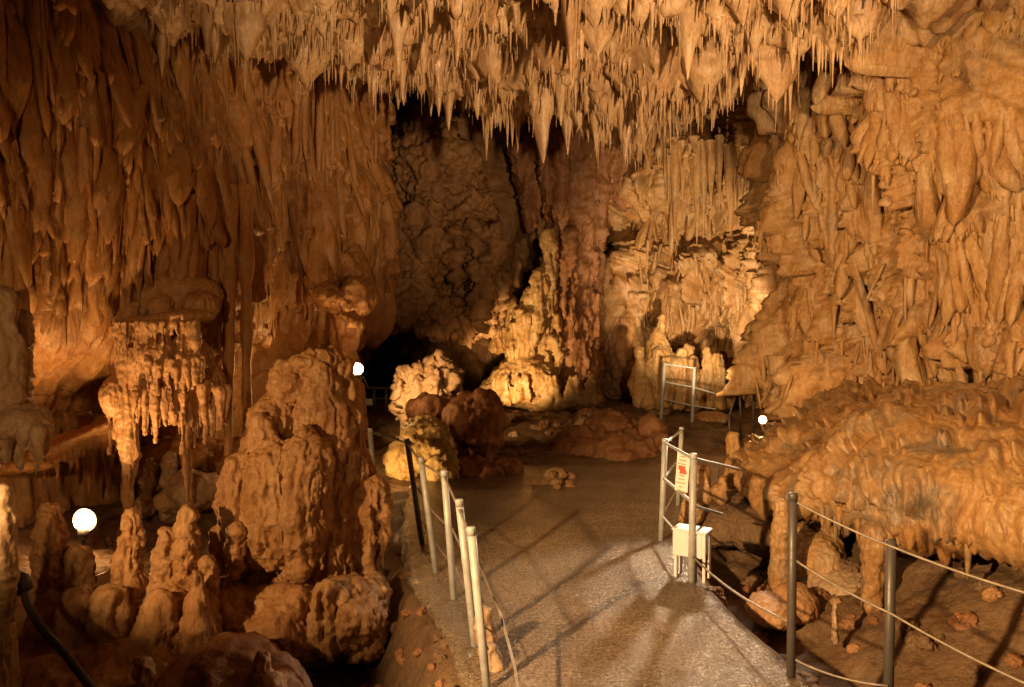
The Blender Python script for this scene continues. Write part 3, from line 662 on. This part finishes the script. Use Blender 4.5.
# hanging drapery in the middle of the left wall
d = 7.6
pr = [E(170, 296, d + .35, 52, 26, .3), E(130, 312, d + .15, 16, 14, .2), E(200, 306, d + .15, 18, 16, .2), E(165, 308, d + .1, 14, 14, .2), E(148, 322, d, 38, 7, .2, math.radians(-9)), E(186, 316, d, 26, 8, .2), E(140, 365, d + .1, 30, 36, .2), E(180, 365, d + .1, 34, 36, .22), E(205, 385, d + .15, 20, 26, .2), E(162, 350, d, 20, 18, .3), K(123, 325, 8, 126, 410, 11, d), K(126, 405, 11, 130, 455, 8, d), K(130, 455, 8, 128, 515, 4, d + .1), E(116, 395, d, 13, 22, .2)]
for i in range(26): pr.append(K(113 + i * 3.3, 322, 2.6, 113 + i * 3.3 + random.uniform(-1, 1), 346 + random.uniform(-12, 22), 1.0, d - .2 + random.uniform(-.06, .06)))
for i in range(34): pr.append(K(110 + i * 3.5, 392 + random.uniform(-8, 4), random.uniform(2.5, 5), 110 + i * 3.5 + random.uniform(-1, 1), 422 + random.lognormvariate(2.4, .6), 1.0, d - .05 + random.uniform(-.15, .25)))
for i in range(14): pr.append(K(148 + i * 4, 362 + random.uniform(-6, 6), 3.5, 148 + i * 4, 388 + random.uniform(-10, 12), 1.0, d - .25 + random.uniform(-.03, .06)))
rock('flowstone_drapery', 'pale tiered flowstone drapery hanging over the alcove on the left wall', 'flowstone', pr, .012, flow(.03, .02, .008, 1.3, 9.), M_tower, smooth=2)
pr = [E(60, 445, 7.9, 70, 8, .2, math.radians(-22)), E(20, 462, 7.9, 40, 10, .3)]
for i in range(14): pr.append(K(38 + i * 6.5, 448 - i * 2.4, 5, 38 + i * 6.5, 476 - i * 1.2 + random.uniform(-10, 10), 1.3, 7.9))
rock('flowstone_drapery', 'sloping brown drapery shelf with thin drips between the grey boss and the pale drapery', 'flowstone', pr, .016, flow(.03, .012, .01, 1.2, 4.), M_left, smooth=3)
for (a, b, c, e, w, lab) in [(152, 462, 146, 505, 10, 'rough knobbly stalagmite in the alcove, left of a paired one'), (170, 458, 172, 510, 9, 'pale knobbly stalagmite in the alcove, right of a paired one')]:
    rock('stalagmite', lab, 'stalagmite', [K(a, b, w * .7, (a + c) / 2, (b + e) / 2, w, 8.4), K((a + c) / 2, (b + e) / 2, w * .6, c, e, w * 1.1, 8.4), E(a, b + 6, 8.4, w, 8)], .018, lumpy(.04, .02, 1.5, a), M_pale)
rock('boulder', 'dim grey boulder in the alcove behind the flat topped stalagmite', 'boulder', [E(195, 490, 8.3, 24, 18, .3), E(180, 500, 8.4, 20, 12, .3)], .025, lumpy(.06, .02), M_pale)
rock('boulder', 'low brown boulder in the alcove below the pale drapery', 'boulder', [E(190, 452, 9.0, 45, 14, .5), E(150, 462, 9.1, 40, 14, .5), E(240, 460, 9.1, 30, 22, .5)], .03, lumpy(.06, .02), M_left)
# jammed outcrop and the pillar that carries the far lamp
d = 10.9
rock('rock_outcrop', 'slanting brown rock jutting out above the far lamp', 'rock', [E(338, 300, d, 24, 13, .4, .6), E(356, 298, d, 13, 22, .3), E(322, 284, d + .2, 18, 18, .4), E(350, 318, d, 18, 9, .3, .7), E(305, 275, d + .5, 40, 42, .6), E(340, 272, d + .7, 30, 36, .6)], .022, worm(.1, .03, .9), M_left)
rock('dripstone_column', 'small dripstone column that carries the far lamp', 'column', [K(346, 310, 14, 348, 340, 9, d + .1), K(348, 340, 9, 350, 372, 9, d + .05), K(349, 362, 11, 352, 440, 16, d + .1), K(336, 318, 8, 338, 372, 5, d + .2), K(358, 322, 5, 357, 348, 2, d)], .018, flow(.03, .015, .012, 1.3), M_left)

# ------------------------------------------------------------------ middle distance
d = 12.4
rock('boulder', 'pale sunlit looking craggy boulder lit by the far lamp behind the dark red boulder', 'boulder', [E(425, 398, d, 28, 26, .5), E(437, 382, d, 20, 18, .4), E(412, 395, d, 16, 26, .4), E(450, 404, d + .1, 14, 14, .3), E(430, 370, d, 9, 10, .2), E(440, 366, d, 5, 9, .15), E(402, 388, d - .2, 7, 12, .2), E(415, 378, d - .1, 7, 12, .2, .3)], .028, lumpy(.12, .06, 1.2), M_pale)
bpy.context.view_layer.objects.active = None
d = 10.6
rock('boulder', 'large dark red boulder beside the rail at the far end of the path', 'boulder', [E(483, 430, d, 19, 34, .4), E(470, 420, d, 24, 20, .4), E(462, 450, d + .2, 26, 30, .4)], .03, lumpy(.1, .02, 1, 3.), M_red)
rock('boulder', 'dark overhung boulder between the yellow green rock and the red boulder', 'boulder', [E(445, 412, d + .4, 30, 13, .4), E(440, 425, d + .4, 24, 22, .4), E(470, 405, d + .5, 24, 9, .3)], .03, lumpy(.1, .04, 1, 8.), M_red)
rock('boulder', 'yellow green pitted rock lit brightly behind the left rail', 'boulder', [E(424, 450, 10, 27, 28, .35), E(410, 460, 10, 20, 24, .3), E(440, 465, 9.9, 18, 24, .3), E(416, 432, 9.9, 14, 12, .2)], .024, lumpy(.07, .03, 1.2, 2.), M_lime)
rock('boulder', 'low reddish slab at the foot of the large dark red boulder', 'boulder', [E(478, 472, 10.1, 28, 13, .3), E(455, 476, 10.1, 20, 14, .3)], .03, lumpy(.06, .015, 1, 6.), M_red)
rock('boulder', 'small reddish slab right of the foot of the large dark red boulder', 'boulder', [E(507, 469, 10.2, 15, 9, .2), E(500, 473, 10.2, 14, 8, .2)], .025, lumpy(.05, .015, 1, 1.), M_red)
d = 11.8
rock('rock_mound', 'wide smooth brown mound in the middle of the cave floor', 'rock', [E(610, 452, d, 54, 26, .9), E(612, 430, d + .2, 28, 16, .5), E(650, 445, d, 20, 26, .5), E(575, 462, d - .2, 36, 14, .6)], .035, lumpy(.09, .025, 1, 2.), M_red)
# stones
stone = []
for k in range(6):
    r = np.random.default_rng(k + 40)
    stone.append(rock_mesh('stone', [('e', (0, 0, 0), tuple(r.uniform(.6, 1.1, 3) * np.array((1, 1, .7))), r.uniform(-.5, .5)), ('e', tuple(r.normal(0, .4, 3) * np.array((1, 1, .4))), tuple(r.uniform(.4, .7, 3)), 0)], .09, lumpy(.28, .05, .5, k * 7.), 2))
    stone[-1].materials.append(M_pale)
def put_stone(p, s, m, lab, grp):
    o = bpy.data.objects.new('stone', random.choice(stone)); C.objects.link(o); o.location = [float(c) for c in p]; o.scale = (s,) * 3
    o.rotation_euler = (random.uniform(-.3, .3), random.uniform(-.3, .3), random.uniform(0, 6.28)); o.material_slots[0].link = 'OBJECT'; o.material_slots[0].material = m
    return tag(o, lab, 'stone', grp)
for i in range(16):
    a, b = random.gauss(553, 9), random.uniform(476, 491); p = G(a, b); put_stone(p + np.array((0, 0, random.uniform(0, .12) * (1 - abs(a - 553) / 18))), random.uniform(.02, .085), M_right, 'pale stone in the little heap at the far end of the path', 'stones of the little heap')
for i in range(70):
    a, b = random.uniform(490, 600), random.uniform(396, 440); p = G(a, b); p[2] = ground_z(np.array(p[0]), np.array(p[1])); put_stone(p, random.uniform(.05, .17), random.choice([M_red, M_dark, M_pale]), 'rough stone strewn on the dark floor before the bright column', 'stones strewn before the column')
for i in range(40):
    a, b = random.uniform(505, 800), random.uniform(480, 687); p = G(a, b)
    xr_ = np.interp(p[1], YP, XRp)
    if p[0] < xr_ + .05: continue
    p[2] = ground_z(np.array(p[0]), np.array(p[1])); put_stone(p, random.uniform(.03, .1), M_red, 'brown stone lying in the ditch right of the path', 'stones in the right ditch')
for i in range(45):
    y = random.uniform(3.6, 7); xl_ = np.interp(y, YP, XLp); p = np.array((xl_ - random.uniform(.0, .5), y, 0.)); p[2] = ground_z(np.array(p[0]), np.array(p[1])) + .01
    put_stone(p, random.uniform(.02, .06), random.choice([M_ground, M_red]), 'small stone on the broken slope left of the path', 'stones along the left edge of the path')

for i in range(110):
    y = random.uniform(3.9, 7.2); x = np.interp(y, YP, XRp) + random.uniform(.35, 3.2) ** 1.0; p = np.array((x, y, 0.)); p[2] = ground_z(np.array(x), np.array(y)) + .01
    put_stone(p, min(.2, random.lognormvariate(-2.9, .55)), random.choice([M_red, M_ground, M_tower, M_red]), 'brown stone lying on the slope under the big orange ledge', 'stones on the slope below the ledge')
# big column at the back
d = 17.0
pr = [K(582, 60, 50, 580, 190, 30, d), K(580, 190, 30, 576, 290, 24, d), K(576, 290, 25, 572, 405, 32, d), K(545, 110, 18, 548, 200, 5, d - .5), K(620, 100, 28, 622, 200, 12, d), K(600, 150, 12, 602, 235, 4, d - .4), K(528, 150, 20, 530, 230, 6, d), K(562, 140, 14, 560, 215, 4, d - .6), K(556, 250, 12, 552, 400, 16, d)]
for i in range(22):
    a = random.uniform(540, 605); b = random.uniform(120, 330); pr.append(K(a, b, 4, a + random.uniform(-2, 2), b + random.uniform(30, 70), 1.5, d - .75 + abs(a - 575) * .012))
rock('dripstone_column', 'tall red brown dripstone column joining floor and roof in the middle of the back chamber', 'column', pr, .042, flow(.12, .05, .05, .7), M_red, smooth=2)  # dark red of the column's unlit side is put into the rock colour
pr = [K(550, 232, 6, 544, 310, 11, d - .5), K(545, 258, 7, 536, 400, 20, d - .3), K(528, 290, 5, 524, 340, 8, d - .6), K(538, 270, 5, 536, 330, 8, d - .7), K(497, 300, 5, 497, 350, 7, d - .4), K(511, 302, 4, 511, 350, 6, d - .4), E(522, 345, d - .3, 18, 40, .5), E(512, 380, d - .4, 22, 24, .6), E(535, 378, d - .6, 22, 24, .5), E(498, 390, d - .3, 17, 15, .5), E(580, 400, d - .8, 22, 10, .4), E(550, 402, d - .8, 36, 9, .4)]
for i in range(30):
    a = random.uniform(498, 562); b = random.uniform(275 + abs(a - 540), 385); pr.append(K(a, b, random.uniform(3, 6), a + random.uniform(-2, 2), b + random.uniform(14, 30), 1.5, d - .8 + abs(a - 530) * .006))
for i in range(12):
    a = random.uniform(500, 600); pr.append(K(a, 375, 2, a, 400, 5, d - 1.1))
rock('stalagmite', 'golden knobbly stalagmite cluster growing against the left foot of the red brown column', 'stalagmite', pr, .034, flow(.1, .075, .025, .8), M_gold, smooth=2)  # the column's lit left side, put into this gold colour and outline
rock('flowstone_wall', 'brown pitted flowstone mass right of the red brown column', 'flowstone', [E(625, 345, 18.3, 34, 62, .8), E(612, 310, 18.3, 20, 40, .8), K(650, 250, 22, 650, 380, 20, 18.4), E(640, 385, 18, 26, 18, .7), K(627, 275, 6, 627, 330, 7, 17.6), K(640, 265, 5, 641, 320, 6, 17.5)], .045, worm(.14, .06, .55), M_tower, smooth=2)
q = 15.6
pr = [K(662, 316, 4, 660, 345, 10, q), K(660, 345, 11, 656, 395, 21, q), E(648, 385, q, 17, 26, .4), E(690, 390, q + .1, 24, 22, .5), E(672, 375, q, 16, 24, .4), E(712, 398, q + .2, 22, 14, .4)]
for i in range(14): pr.append(K(640 + i * 6, 362 + random.uniform(-14, 22), 5, 640 + i * 6 + random.uniform(-3, 3), 405, 5, q - .35 + random.uniform(-.1, .15)))
rock('stalagmite', 'orange pointed stalagmite mass behind the far rail', 'stalagmite', pr, .03, flow(.08, .04, .02, .9), M_gold, smooth=3)
# dark masses hanging over the passage
pr = [E(425, 245, 15.5, 42, 50, .9), E(460, 230, 15.8, 34, 60, .8), E(410, 300, 15.2, 26, 26, .6), E(440, 310, 15.6, 40, 26, .7), E(480, 300, 16, 24, 34, .6), E(430, 180, 15.8, 44, 60, .9), E(392, 215, 15, 12, 10, .3)]
for i in range(14): pr.append(K(392 + i * 8, 230, 8, 392 + i * 8, 290 + random.uniform(-20, 40), 2, 14.9 + random.uniform(-.1, .3)))
rock('rock_pendant', 'dark brown rock pendant hanging over the black passage at the back', 'rock', pr, .045, lumpy(.22, .09, .9), M_dark, smooth=2, base='top')

# ------------------------------------------------------------------ right ledge
ct = [[(738, 450, 9.8), (775, 434, 9.6), (830, 402, 8.9), (880, 393, 8.3), (940, 390, 7.6), (1030, 396, 7.0), (1180, 400, 6.2), (1350, 400, 5.2)],
      [(736, 456, 9.1), (765, 446, 8.7), (825, 420, 7.8), (875, 404, 7.2), (940, 405, 6.7), (1035, 415, 6.2), (1190, 430, 5.3), (1380, 440, 4.4)],
      [(738, 468, 8.7), (758, 462, 8.0), (820, 450, 7.1), (870, 438, 6.6), (945, 448, 6.1), (1040, 460, 5.6), (1200, 480, 4.8), (1420, 490, 4.0)],
      [(744, 486, 8.5), (758, 486, 7.75), (820, 482, 6.75), (868, 485, 6.2), (945, 495, 5.75), (1045, 508, 5.25), (1210, 530, 4.5), (1440, 545, 3.8)],
      [(752, 498, 8.6), (764, 503, 7.8), (824, 508, 6.75), (870, 530, 6.2), (948, 545, 5.7), (1048, 550, 5.25), (1215, 575, 4.5), (1440, 600, 3.8)],
      [(758, 500, 8.9), (772, 505, 8.3), (832, 512, 7.3), (874, 528, 6.8), (952, 535, 6.3), (1050, 540, 5.8), (1218, 560, 5.0), (1440, 580, 4.2)],
      [(765, 490, 9.6), (785, 492, 9.3), (840, 495, 8.6), (880, 500, 8.1), (955, 505, 7.6), (1055, 510, 7.0), (1230, 520, 6.2), (1450, 540, 5.2)]]
ct = [[P(*c) for c in r] for r in ct]
def d_ledge(B, U, V):
    h = tongue_field(U, V, 130, .2, .8, .11, 0, 41, 3.0) + tongue_field(U, V, 420, .08, .5, .055, 0, 42, 2.5) + tongue_field(U, V, 500, .04, .3, .02, 0, 43, 2.5)
    return h + .10 * fbm(B, 1.3, 3) + .02 * (billow(B, 4, 3) - .3) + .012 * (billow(B, 16, 2) - .3)
lt = thing('flowstone_ledge', 'huge orange flowstone ledge with grey wet streaks overhanging the right side of the path', 'flowstone', P(900, 545, 6.2))
lg, lgP = sheet('ledge_shelf', ct, 190, 340, d_ledge, M_ledge, toward=(0, 3, 1.0)); rebase(lg, lt.location); lg.location = (0, 0, 0); lg.parent = lt
rim = cr_at(np.array(ct[4]), np.linspace(.2, 6.5, 110)); V_, F_, nb = [], [], 0
for i, p in enumerate(rim):
    L = random.uniform(.06, .2) * (1 + .5 * math.sin(i * .4)); s = np.linspace(0, 1, 9); R = random.uniform(.03, .06)
    rs = R * (1 - s) ** .6 + .004; q = p - np.array(lt.location) + np.array((random.uniform(-.03, .03), random.uniform(-.02, .12), .08))
    V_.append(lathe(rs, -(L + .06) * s, 9, 0, 0, i, .25).reshape(-1, 3) + q); F_.append(lathe_faces(9, 9, nb)); nb += 81
tag(obj('drip_fringe', mesh_from('drip_fringe', np.concatenate(V_), np.concatenate(F_)), M_ledge, lt), kind='stuff')
# things below and beside the ledge
for (pr, nm, lab, cat, m) in [
    ([K(781, 505, 7, 781, 560, 9, 6.7), K(781, 555, 9, 778, 610, 12, 6.7)], 'dripstone_column', 'orange column under the ledge behind the near dark post', 'column', M_ledge),
    ([K(873, 535, 12, 873, 560, 10, 6.1), K(873, 560, 9, 872, 608, 9, 6.1)], 'dripstone_column', 'stout orange column under the drip edge of the ledge', 'column', M_ledge),
    ([K(834, 592, 2.6, 834, 612, 4, 5.7), K(834, 612, 4, 835, 640, 6, 5.7)], 'stalagmite', 'small pale stalagmite between the two near dark posts', 'stalagmite', M_pale),
    ([E(815, 560, 7.2, 26, 30, .4), E(800, 545, 7.4, 20, 24, .3), E(825, 545, 7.3, 14, 26, .25)], 'boulder', 'tan rock wedged under the ledge between its two columns', 'boulder', M_right),
    ([E(795, 605, 6.4, 22, 20, .25), E(770, 612, 6.3, 24, 16, .25)], 'boulder', 'low tan boulder at the foot of the thinner column', 'boulder', M_tower),
    ([E(845, 590, 6.9, 40, 26, .5)], 'boulder', 'grey smooth rock slope under the middle of the ledge', 'boulder', M_pale),
    ([E(745, 520, 8.0, 36, 26, .7), E(715, 520, 8.1, 26, 24, .6), E(760, 530, 7.7, 26, 22, .5)], 'rock_slab', 'flat grey brown rock slab behind the white box', 'rock', M_ground),
    ([K(703, 470, 7, 703, 500, 9, 8.0)], 'stalagmite', 'stubby orange stalagmite on the slab, behind the paper notice', 'stalagmite', M_right),
    ([K(722, 478, 3.5, 721, 500, 6, 7.9), E(718, 492, 7.9, 7, 9)], 'stalagmite', 'small pointed orange stalagmite on the slab right of the stubby one', 'stalagmite', M_right),
    ([K(688, 492, 4, 687, 520, 8, 7.7), E(694, 512, 7.7, 9, 12)], 'stalagmite', 'low tan stalagmite at the left end of the slab behind the box', 'stalagmite', M_right),
    ([K(733, 438, 5, 733, 480, 9, 8.9), E(736, 468, 8.9, 9, 14)], 'stalagmite', 'leaning yellow stalagmite at the tip of the ledge by the floor lamp', 'stalagmite', M_gold),
    ([E(690, 425, 15.2, 16, 4, .4), E(712, 418, 14.6, 18, 6, .4)], 'boulder', 'low tan boulder at the foot of the far rail', 'boulder', M_right),
    ([K(484, 615, 8, 487, 650, 11, 4.75), K(487, 650, 11, 497, 700, 14, 4.6), E(492, 670, 4.6, 12, 22)], 'kerb_stone', 'narrow upright tan rock at the foot of the near left posts', 'rock', M_pale)]:
    rock(nm, lab, cat, pr, .016 if pr[0][-1] < .5 else .03, flow(.03, .015, .012, 1.3, random.uniform(0, 30)), m)

# ------------------------------------------------------------------ rails
def post(t, a, b, c, e, r, m, cap=False):
    """post from the ground pixel (c, e) up to pixel (a, b) at the same distance"""
    q = G(c, e); dd = depth_of(q); top = P(a, b, dd); bot = q + (q - top) / np.linalg.norm(q - top) * .12
    pts = rel(t, [bot, q * .5 + top * .5, top]); o = obj('post', tube_mesh('post', pts, r, 14), m, t)
    u = (q - top) / np.linalg.norm(q - top)
    obj('post_cap', tube_mesh('post_cap', rel(t, [top + u * .035, top - u * .004, top - u * .012]), [r * 1.05, r * 1.05, r * .9], 14), m, t)
    return top, q
def rail(t, pts, r, m, sag=.0, nm='rail'):
    pts = np.array(pts); n = len(pts); tt = np.linspace(0, n - 1, (n - 1) * 8 + 1); i = np.minimum(tt.astype(int), n - 2); f = (tt - i)[:, None]
    q = pts[i] * (1 - f) + pts[i + 1] * f; q[:, 2] -= sag * 4 * (f * (1 - f))[:, 0]
    return obj(nm, tube_mesh(nm, rel(t, q), r, 8), m, t)
t = thing('handrail', 'leaning pale steel handrail with cable rails along the left edge of the path', 'handrail', G(445, 598))
tops, bots = [], []
for (a, b, c, e, m) in [(407, 440, 422, 544, M_grey), (421, 459, 436, 572, M_steel), (444, 472, 454, 599, M_steel), (459, 501, 475, 645, M_steel), (471, 529, 487, 690, M_steel)]:
    T_, B_ = post(t, a, b, c, e, .025, m); tops.append(T_); bots.append(B_)
ext = lambda A: A + [A[-1] + (A[-1] - A[-2]) * 2.2]
rail(t, [tops[0] - [0, 0, .03], tops[1] - [0, 0, .03], tops[2] - [0, 0, .03], tops[3] - [0, 0, .05], tops[4] - [0, 0, .05]], .009, M_wire)
mid = [T_ * .55 + B_ * .45 + np.array((.03, 0, 0)) for T_, B_ in zip(tops, bots)]; rail(t, mid, .008, M_wire, .01)
low = [T_ * .25 + B_ * .75 + np.array((.03, 0, 0)) for T_, B_ in zip(tops, bots)]; rail(t, low, .005, M_wire, .01)
rail(t, [tops[4] - [0, 0, .08], P(500, 612, 4.6), P(515, 668, 4.1), P(522, 720, 3.7)], .008, M_wire)
t = thing('handrail', 'short grey handrail post and bar between the tower and the yellow green rock', 'handrail', G(375, 500))
T_, B_ = post(t, 370, 430, 375, 500, .028, M_steel); rail(t, [P(352, 427, 8.6), T_ - [0, 0, .02], P(400, 440, 9.4), P(410, 443, 7.4)], .018, M_grey)
t = thing('handrail', 'tiny distant handrail in front of the black passage, left of the craggy boulder', 'handrail', P(385, 405, 14.5))
pts = []
for a in (362, 374, 386, 391, 400):
    pp = [P(a, 388, 14.5), P(a, 412, 14.5)]; obj('post', tube_mesh('post', rel(t, pp), .026, 8), M_grey, t); pts.append(pp[0])
rail(t, pts, .02, M_grey); rail(t, [p - np.array((0, 0, .2)) for p in pts], .015, M_grey)
s = thing('notice_plate', 'small white plate fixed to the tiny distant handrail', 'sign', P(367, 402, 14.3)); obj('plate', box_mesh('plate', (.2, .02, .12), .004), M_white, s)

t = thing('handrail', 'pale steel corner handrail with three rails behind the white box', 'handrail', G(692, 580))
A = post(t, 665, 440, 661, 541, .026, M_steel); Bq = post(t, 681.5, 428, 678, 505, .024, M_steel); Cq = post(t, 693.5, 455, 691.5, 581, .028, M_steel)
def lv(Q, f): return Q[0] * f + Q[1] * (1 - f)
for f in (.97, .62, .25):
    rail(t, [lv(Bq, f), lv(A, f), lv(Cq, f)], .014 if f > .3 else .009, M_steel)
end = P(742, 470, 7.3); rail(t, [lv(Cq, .97), end], .014, M_steel)
rail(t, [lv(Cq, .6), P(722, 514, 6.8)], .012, M_steel)
rail(t, [lv(Cq, .2), P(790, 622, 4.5)], .008, M_wire, .05)
t2 = thing('paper_notice', 'white paper notice with red print hanging on the corner handrail', 'sign', P(682.5, 472, 6.5))
Mx = Matrix.Rotation(math.radians(-38), 4, 'Z') @ Matrix.Rotation(math.radians(4), 4, 'Y')
obj('sheet', box_mesh('sheet', (.115, .004, .33), .001, Mx), M_paper, t2)
for k in range(9):
    w = random.uniform(.03, .085) if k not in (3, 4) else .06
    obj('print_line', box_mesh('print_line', (w, .0025, .006 if k not in (3, 4) else .035), 0, Mx @ Matrix.Translation((random.uniform(-.01, .01), -.0035, .13 - k * .032))), M_ink, t2)
t = thing('handrail', 'distant thin grey handrail of two posts and three bars before the orange stalagmite', 'handrail', P(661, 412, 14.5))
def dpost(t, a, b, c, e, d, r, m):
    tp, bt = P(a, b, d), P(c, e, d); obj('post', tube_mesh('post', rel(t, [bt - np.array((0, 0, .25)), (tp + bt) / 2, tp]), r, 12), m, t); return tp, bt
A = dpost(t, 665, 363, 661, 412, 14.5, .032, M_steel); Bq = dpost(t, 694.5, 367, 692, 420, 14.2, .032, M_steel)
for f in (.98, .62, .27): rail(t, [lv(A, f), lv(Bq, f), P(716, 391 + (1 - f) * 44 - 14, 14.0)] if f < .9 else [lv(A, f), lv(Bq, f)], .014, M_steel)
t = thing('handrail', 'three distant grey handrail posts at the foot of the bright right wall', 'handrail', P(740, 428, 12.6))
Q = [dpost(t, 739, 378, 741, 428, 12.6, .02, M_grey), dpost(t, 754, 388, 753, 425, 13.0, .02, M_grey), dpost(t, 729, 414, 730, 440, 12, .02, M_grey)]
rail(t, [lv(Q[2], .9), lv(Q[0], .9), lv(Q[1], .9)], .01, M_wire)
t = thing('handrail', 'dark grey posts with drooping cables along the near right edge of the path', 'handrail', G(791, 675))
A = post(t, 793, 495, 791, 676, .026, M_grey)
qb = P(888, 720, 4.2); qt = P(891, 540, 4.2); obj('post', tube_mesh('post', rel(t, [qb, (qb + qt) / 2, qt]), .027, 14), M_grey, t)
rail(t, [lv(A, .97), qt + np.array((0, -.03, -.03)), P(1040, 597, 3.7), P(1200, 660, 3.2)], .007, M_wire, .012)
rail(t, [lv(A, .65), P(892, 614, 4.17), P(1040, 690, 3.6)], .007, M_wire, .015)
rail(t, [lv(A, .1), P(888, 686, 4.17)], .006, M_wire, .03)

# white box with legs beside the path
bq = P(692, 553, 6.15); t = thing('white_box', 'white metal box on legs standing beside the path under the corner handrail', 'box', (bq[0], bq[1], 0))
R_ = Matrix.Rotation(math.radians(-32), 4, 'Z') @ Matrix.Diagonal((.8, .8, .82, 1))
obj('housing', box_mesh('housing', (.30, .17, .24), .008, R_ @ Matrix.Translation((-.02, 0, .33))), M_white, t)
obj('lid', box_mesh('lid', (.35, .21, .022), .006, R_ @ Matrix.Translation((0, 0, .463))), M_white, t)
for (a, b) in ((-.14, -.07), (.15, -.085), (.15, .075), (-.14, .07)):
    obj('leg', box_mesh('leg', (.028, .028, .46), .004, R_ @ Matrix.Translation((a, b, .22))), M_white, t)
obj('cable_gland', tube_mesh('cable_gland', [R_ @ Vector((.06, -.09, .22)), R_ @ Vector((.06, -.1, .1)), R_ @ Vector((.07, -.12, -.1))], .02, 8), M_black, t)

# ------------------------------------------------------------------ lamps and added fill lights
def globe_lamp(label, p, r, s, name='lamp', col=WARM, aim=(0, 0, 1), glob=1.0):
    t = thing(name, label, 'lamp', p)
    bm = bmesh.new(); bmesh.ops.create_icosphere(bm, subdivisions=2, radius=r); bmesh.ops.scale(bm, vec=(1, 1, glob), verts=bm.verts[:]); me = bpy.data.meshes.new('bulb'); bm.to_mesh(me); bm.free(); me.shade_smooth()
    obj('bulb', me, glow('lamp_glow_%d' % int(s), col, s), t)
    obj('socket', tube_mesh('socket', [(0, 0, -r * .8), (0, 0, -r * 1.5), (0, 0, -r * 2.2)], [r * .55, r * .6, r * .4], 16), M_black, t)
    obj('reflector', tube_mesh('reflector', [(0, r * .35, 0), (0, r * .9, 0), (0, r * 1.35, 0), (0, r * 1.5, 0)], [r * 1.35, r * 1.2, r * .75, r * .2], 20, False), M_grey, t)
    obj('cable', tube_mesh('cable', [(0, r * 1.4, 0), (.02, r * 2.2, -r * .5), (.05, r * 2.6, -r * 2), (.12, r * 2.8, -r * 4.5)], .009, 6), M_black, t)
    obj('spike', tube_mesh('spike', [(0, 0, -r * 2.1), (0, 0, -r * 5)], .014, 8), M_black, t)
    return t
globe_lamp('bright white globe lamp among the stalagmites at the lower left', P(83, 521, 7.3), .082, 160)
globe_lamp('small far lamp on the dripstone column before the black passage', P(357, 369, 10.4), .06, 420, glob=1.3)
globe_lamp('floor lamp half hidden behind the tip of the right ledge', P(763, 420, 10.6), .042, 500)
def lamp(name, p, power, col=WARM, radius=.08, aim=None, ang=None, blend=.6):
    L = bpy.data.lights.new(name, 'SPOT' if aim is not None else 'POINT'); L.energy = power; L.color = col; L.shadow_soft_size = radius
    o = bpy.data.objects.new(name, L); C.objects.link(o); o.location = [float(c) for c in p]
    if aim is not None:
        L.spot_size = math.radians(ang); L.spot_blend = blend
        o.rotation_euler = (Vector([float(c) for c in aim]) - o.location).to_track_quat('-Z', 'Y').to_euler()
    return o
lamp('key_lamp', (-3.1, .3, 2.95), 3600, (1, .57, .23), .08, (2.9, 5.6, .9), 62, .7)
lamp('unseen_left_fill', (-2.6, .3, 2.6), 340, WARM, .1, P(85, 350, 7.0), 50, .9)  # unseen soft frontal fill added for the left wall
lamp('tower_accent_fill', (-3.4, 2.6, 1.6), 380, WARM, .06, P(300, 470, 6.2), 46, .6)  # unseen accent light added close by to brighten the tower
lamp('ceiling_lamp', (2.6, .4, 2.2), 3000, (1, .61, .29), .08, P(570, -50, 7.8), 56, .9)
lamp('column_lamp', P(474, 414, 14.0), 520, (1, .6, .25), .08, P(538, 325, 17), 66, .6)
lamp('right_wall_fill', (1.4, -.6, 2.5), 1150, (1, .61, .28), .1, P(880, 250, 9), 52, .9)  # unseen light added behind the camera to brighten the right wall
lamp('far_wall_fill', P(690, 408, 11.2), 1500, (1, .66, .34), .1, P(706, 262, 16), 58, .7)  # added spot in empty air, stands in for the floor lamp's wall light
lamp('path_fill', P(725, 355, 8.0), 370, (1, .76, .5), .07, (.75, 5.0, 0), 62, .7)  # added spot in mid-air without fitting, stands in for the floor lamp's light on the path
lamp('globe_uplight', P(52, 560, 6.4), 220, WARM, .08, P(140, 260, 7.6), 84, .7)
lamp('boulder_lamp', P(366, 374, 10.5), 260, WARM, .06, P(430, 398, 12.2), 60, .6)
lamp('rail_lamp', P(379, 490, 9.1), 60, WARM, .05, P(428, 455, 10), 80, .6)
w = bpy.data.worlds.new('World'); SC.world = w; w.use_nodes = True
bg = w.node_tree.nodes['Background']; bg.inputs[0].default_value = (.5, .25, .1, 1); bg.inputs[1].default_value = .01

cam = bpy.data.cameras.new('camera'); co = bpy.data.objects.new('camera', cam); C.objects.link(co)
co.location = (0, 0, EYE); co.rotation_euler = (math.radians(90) - PITCH, 0, 0); cam.sensor_width = 36; cam.lens = F / 1024 * 36; cam.clip_end = 200; cam.clip_start = .05
SC.camera = co
SC.render.engine = 'CYCLES'
cy_ = SC.cycles; cy_.use_denoising = True; cy_.max_bounces = 5; cy_.diffuse_bounces = 3; cy_.glossy_bounces = 2; cy_.caustics_reflective = False; cy_.caustics_refractive = False
cy_.sample_clamp_indirect = 6
try: cy_.denoiser = 'OPENIMAGEDENOISE'
except Exception: pass
vs = SC.view_settings; vs.view_transform = 'Standard'; vs.look = 'None'; vs.exposure = .27; vs.gamma = 1; vs.use_curve_mapping = False
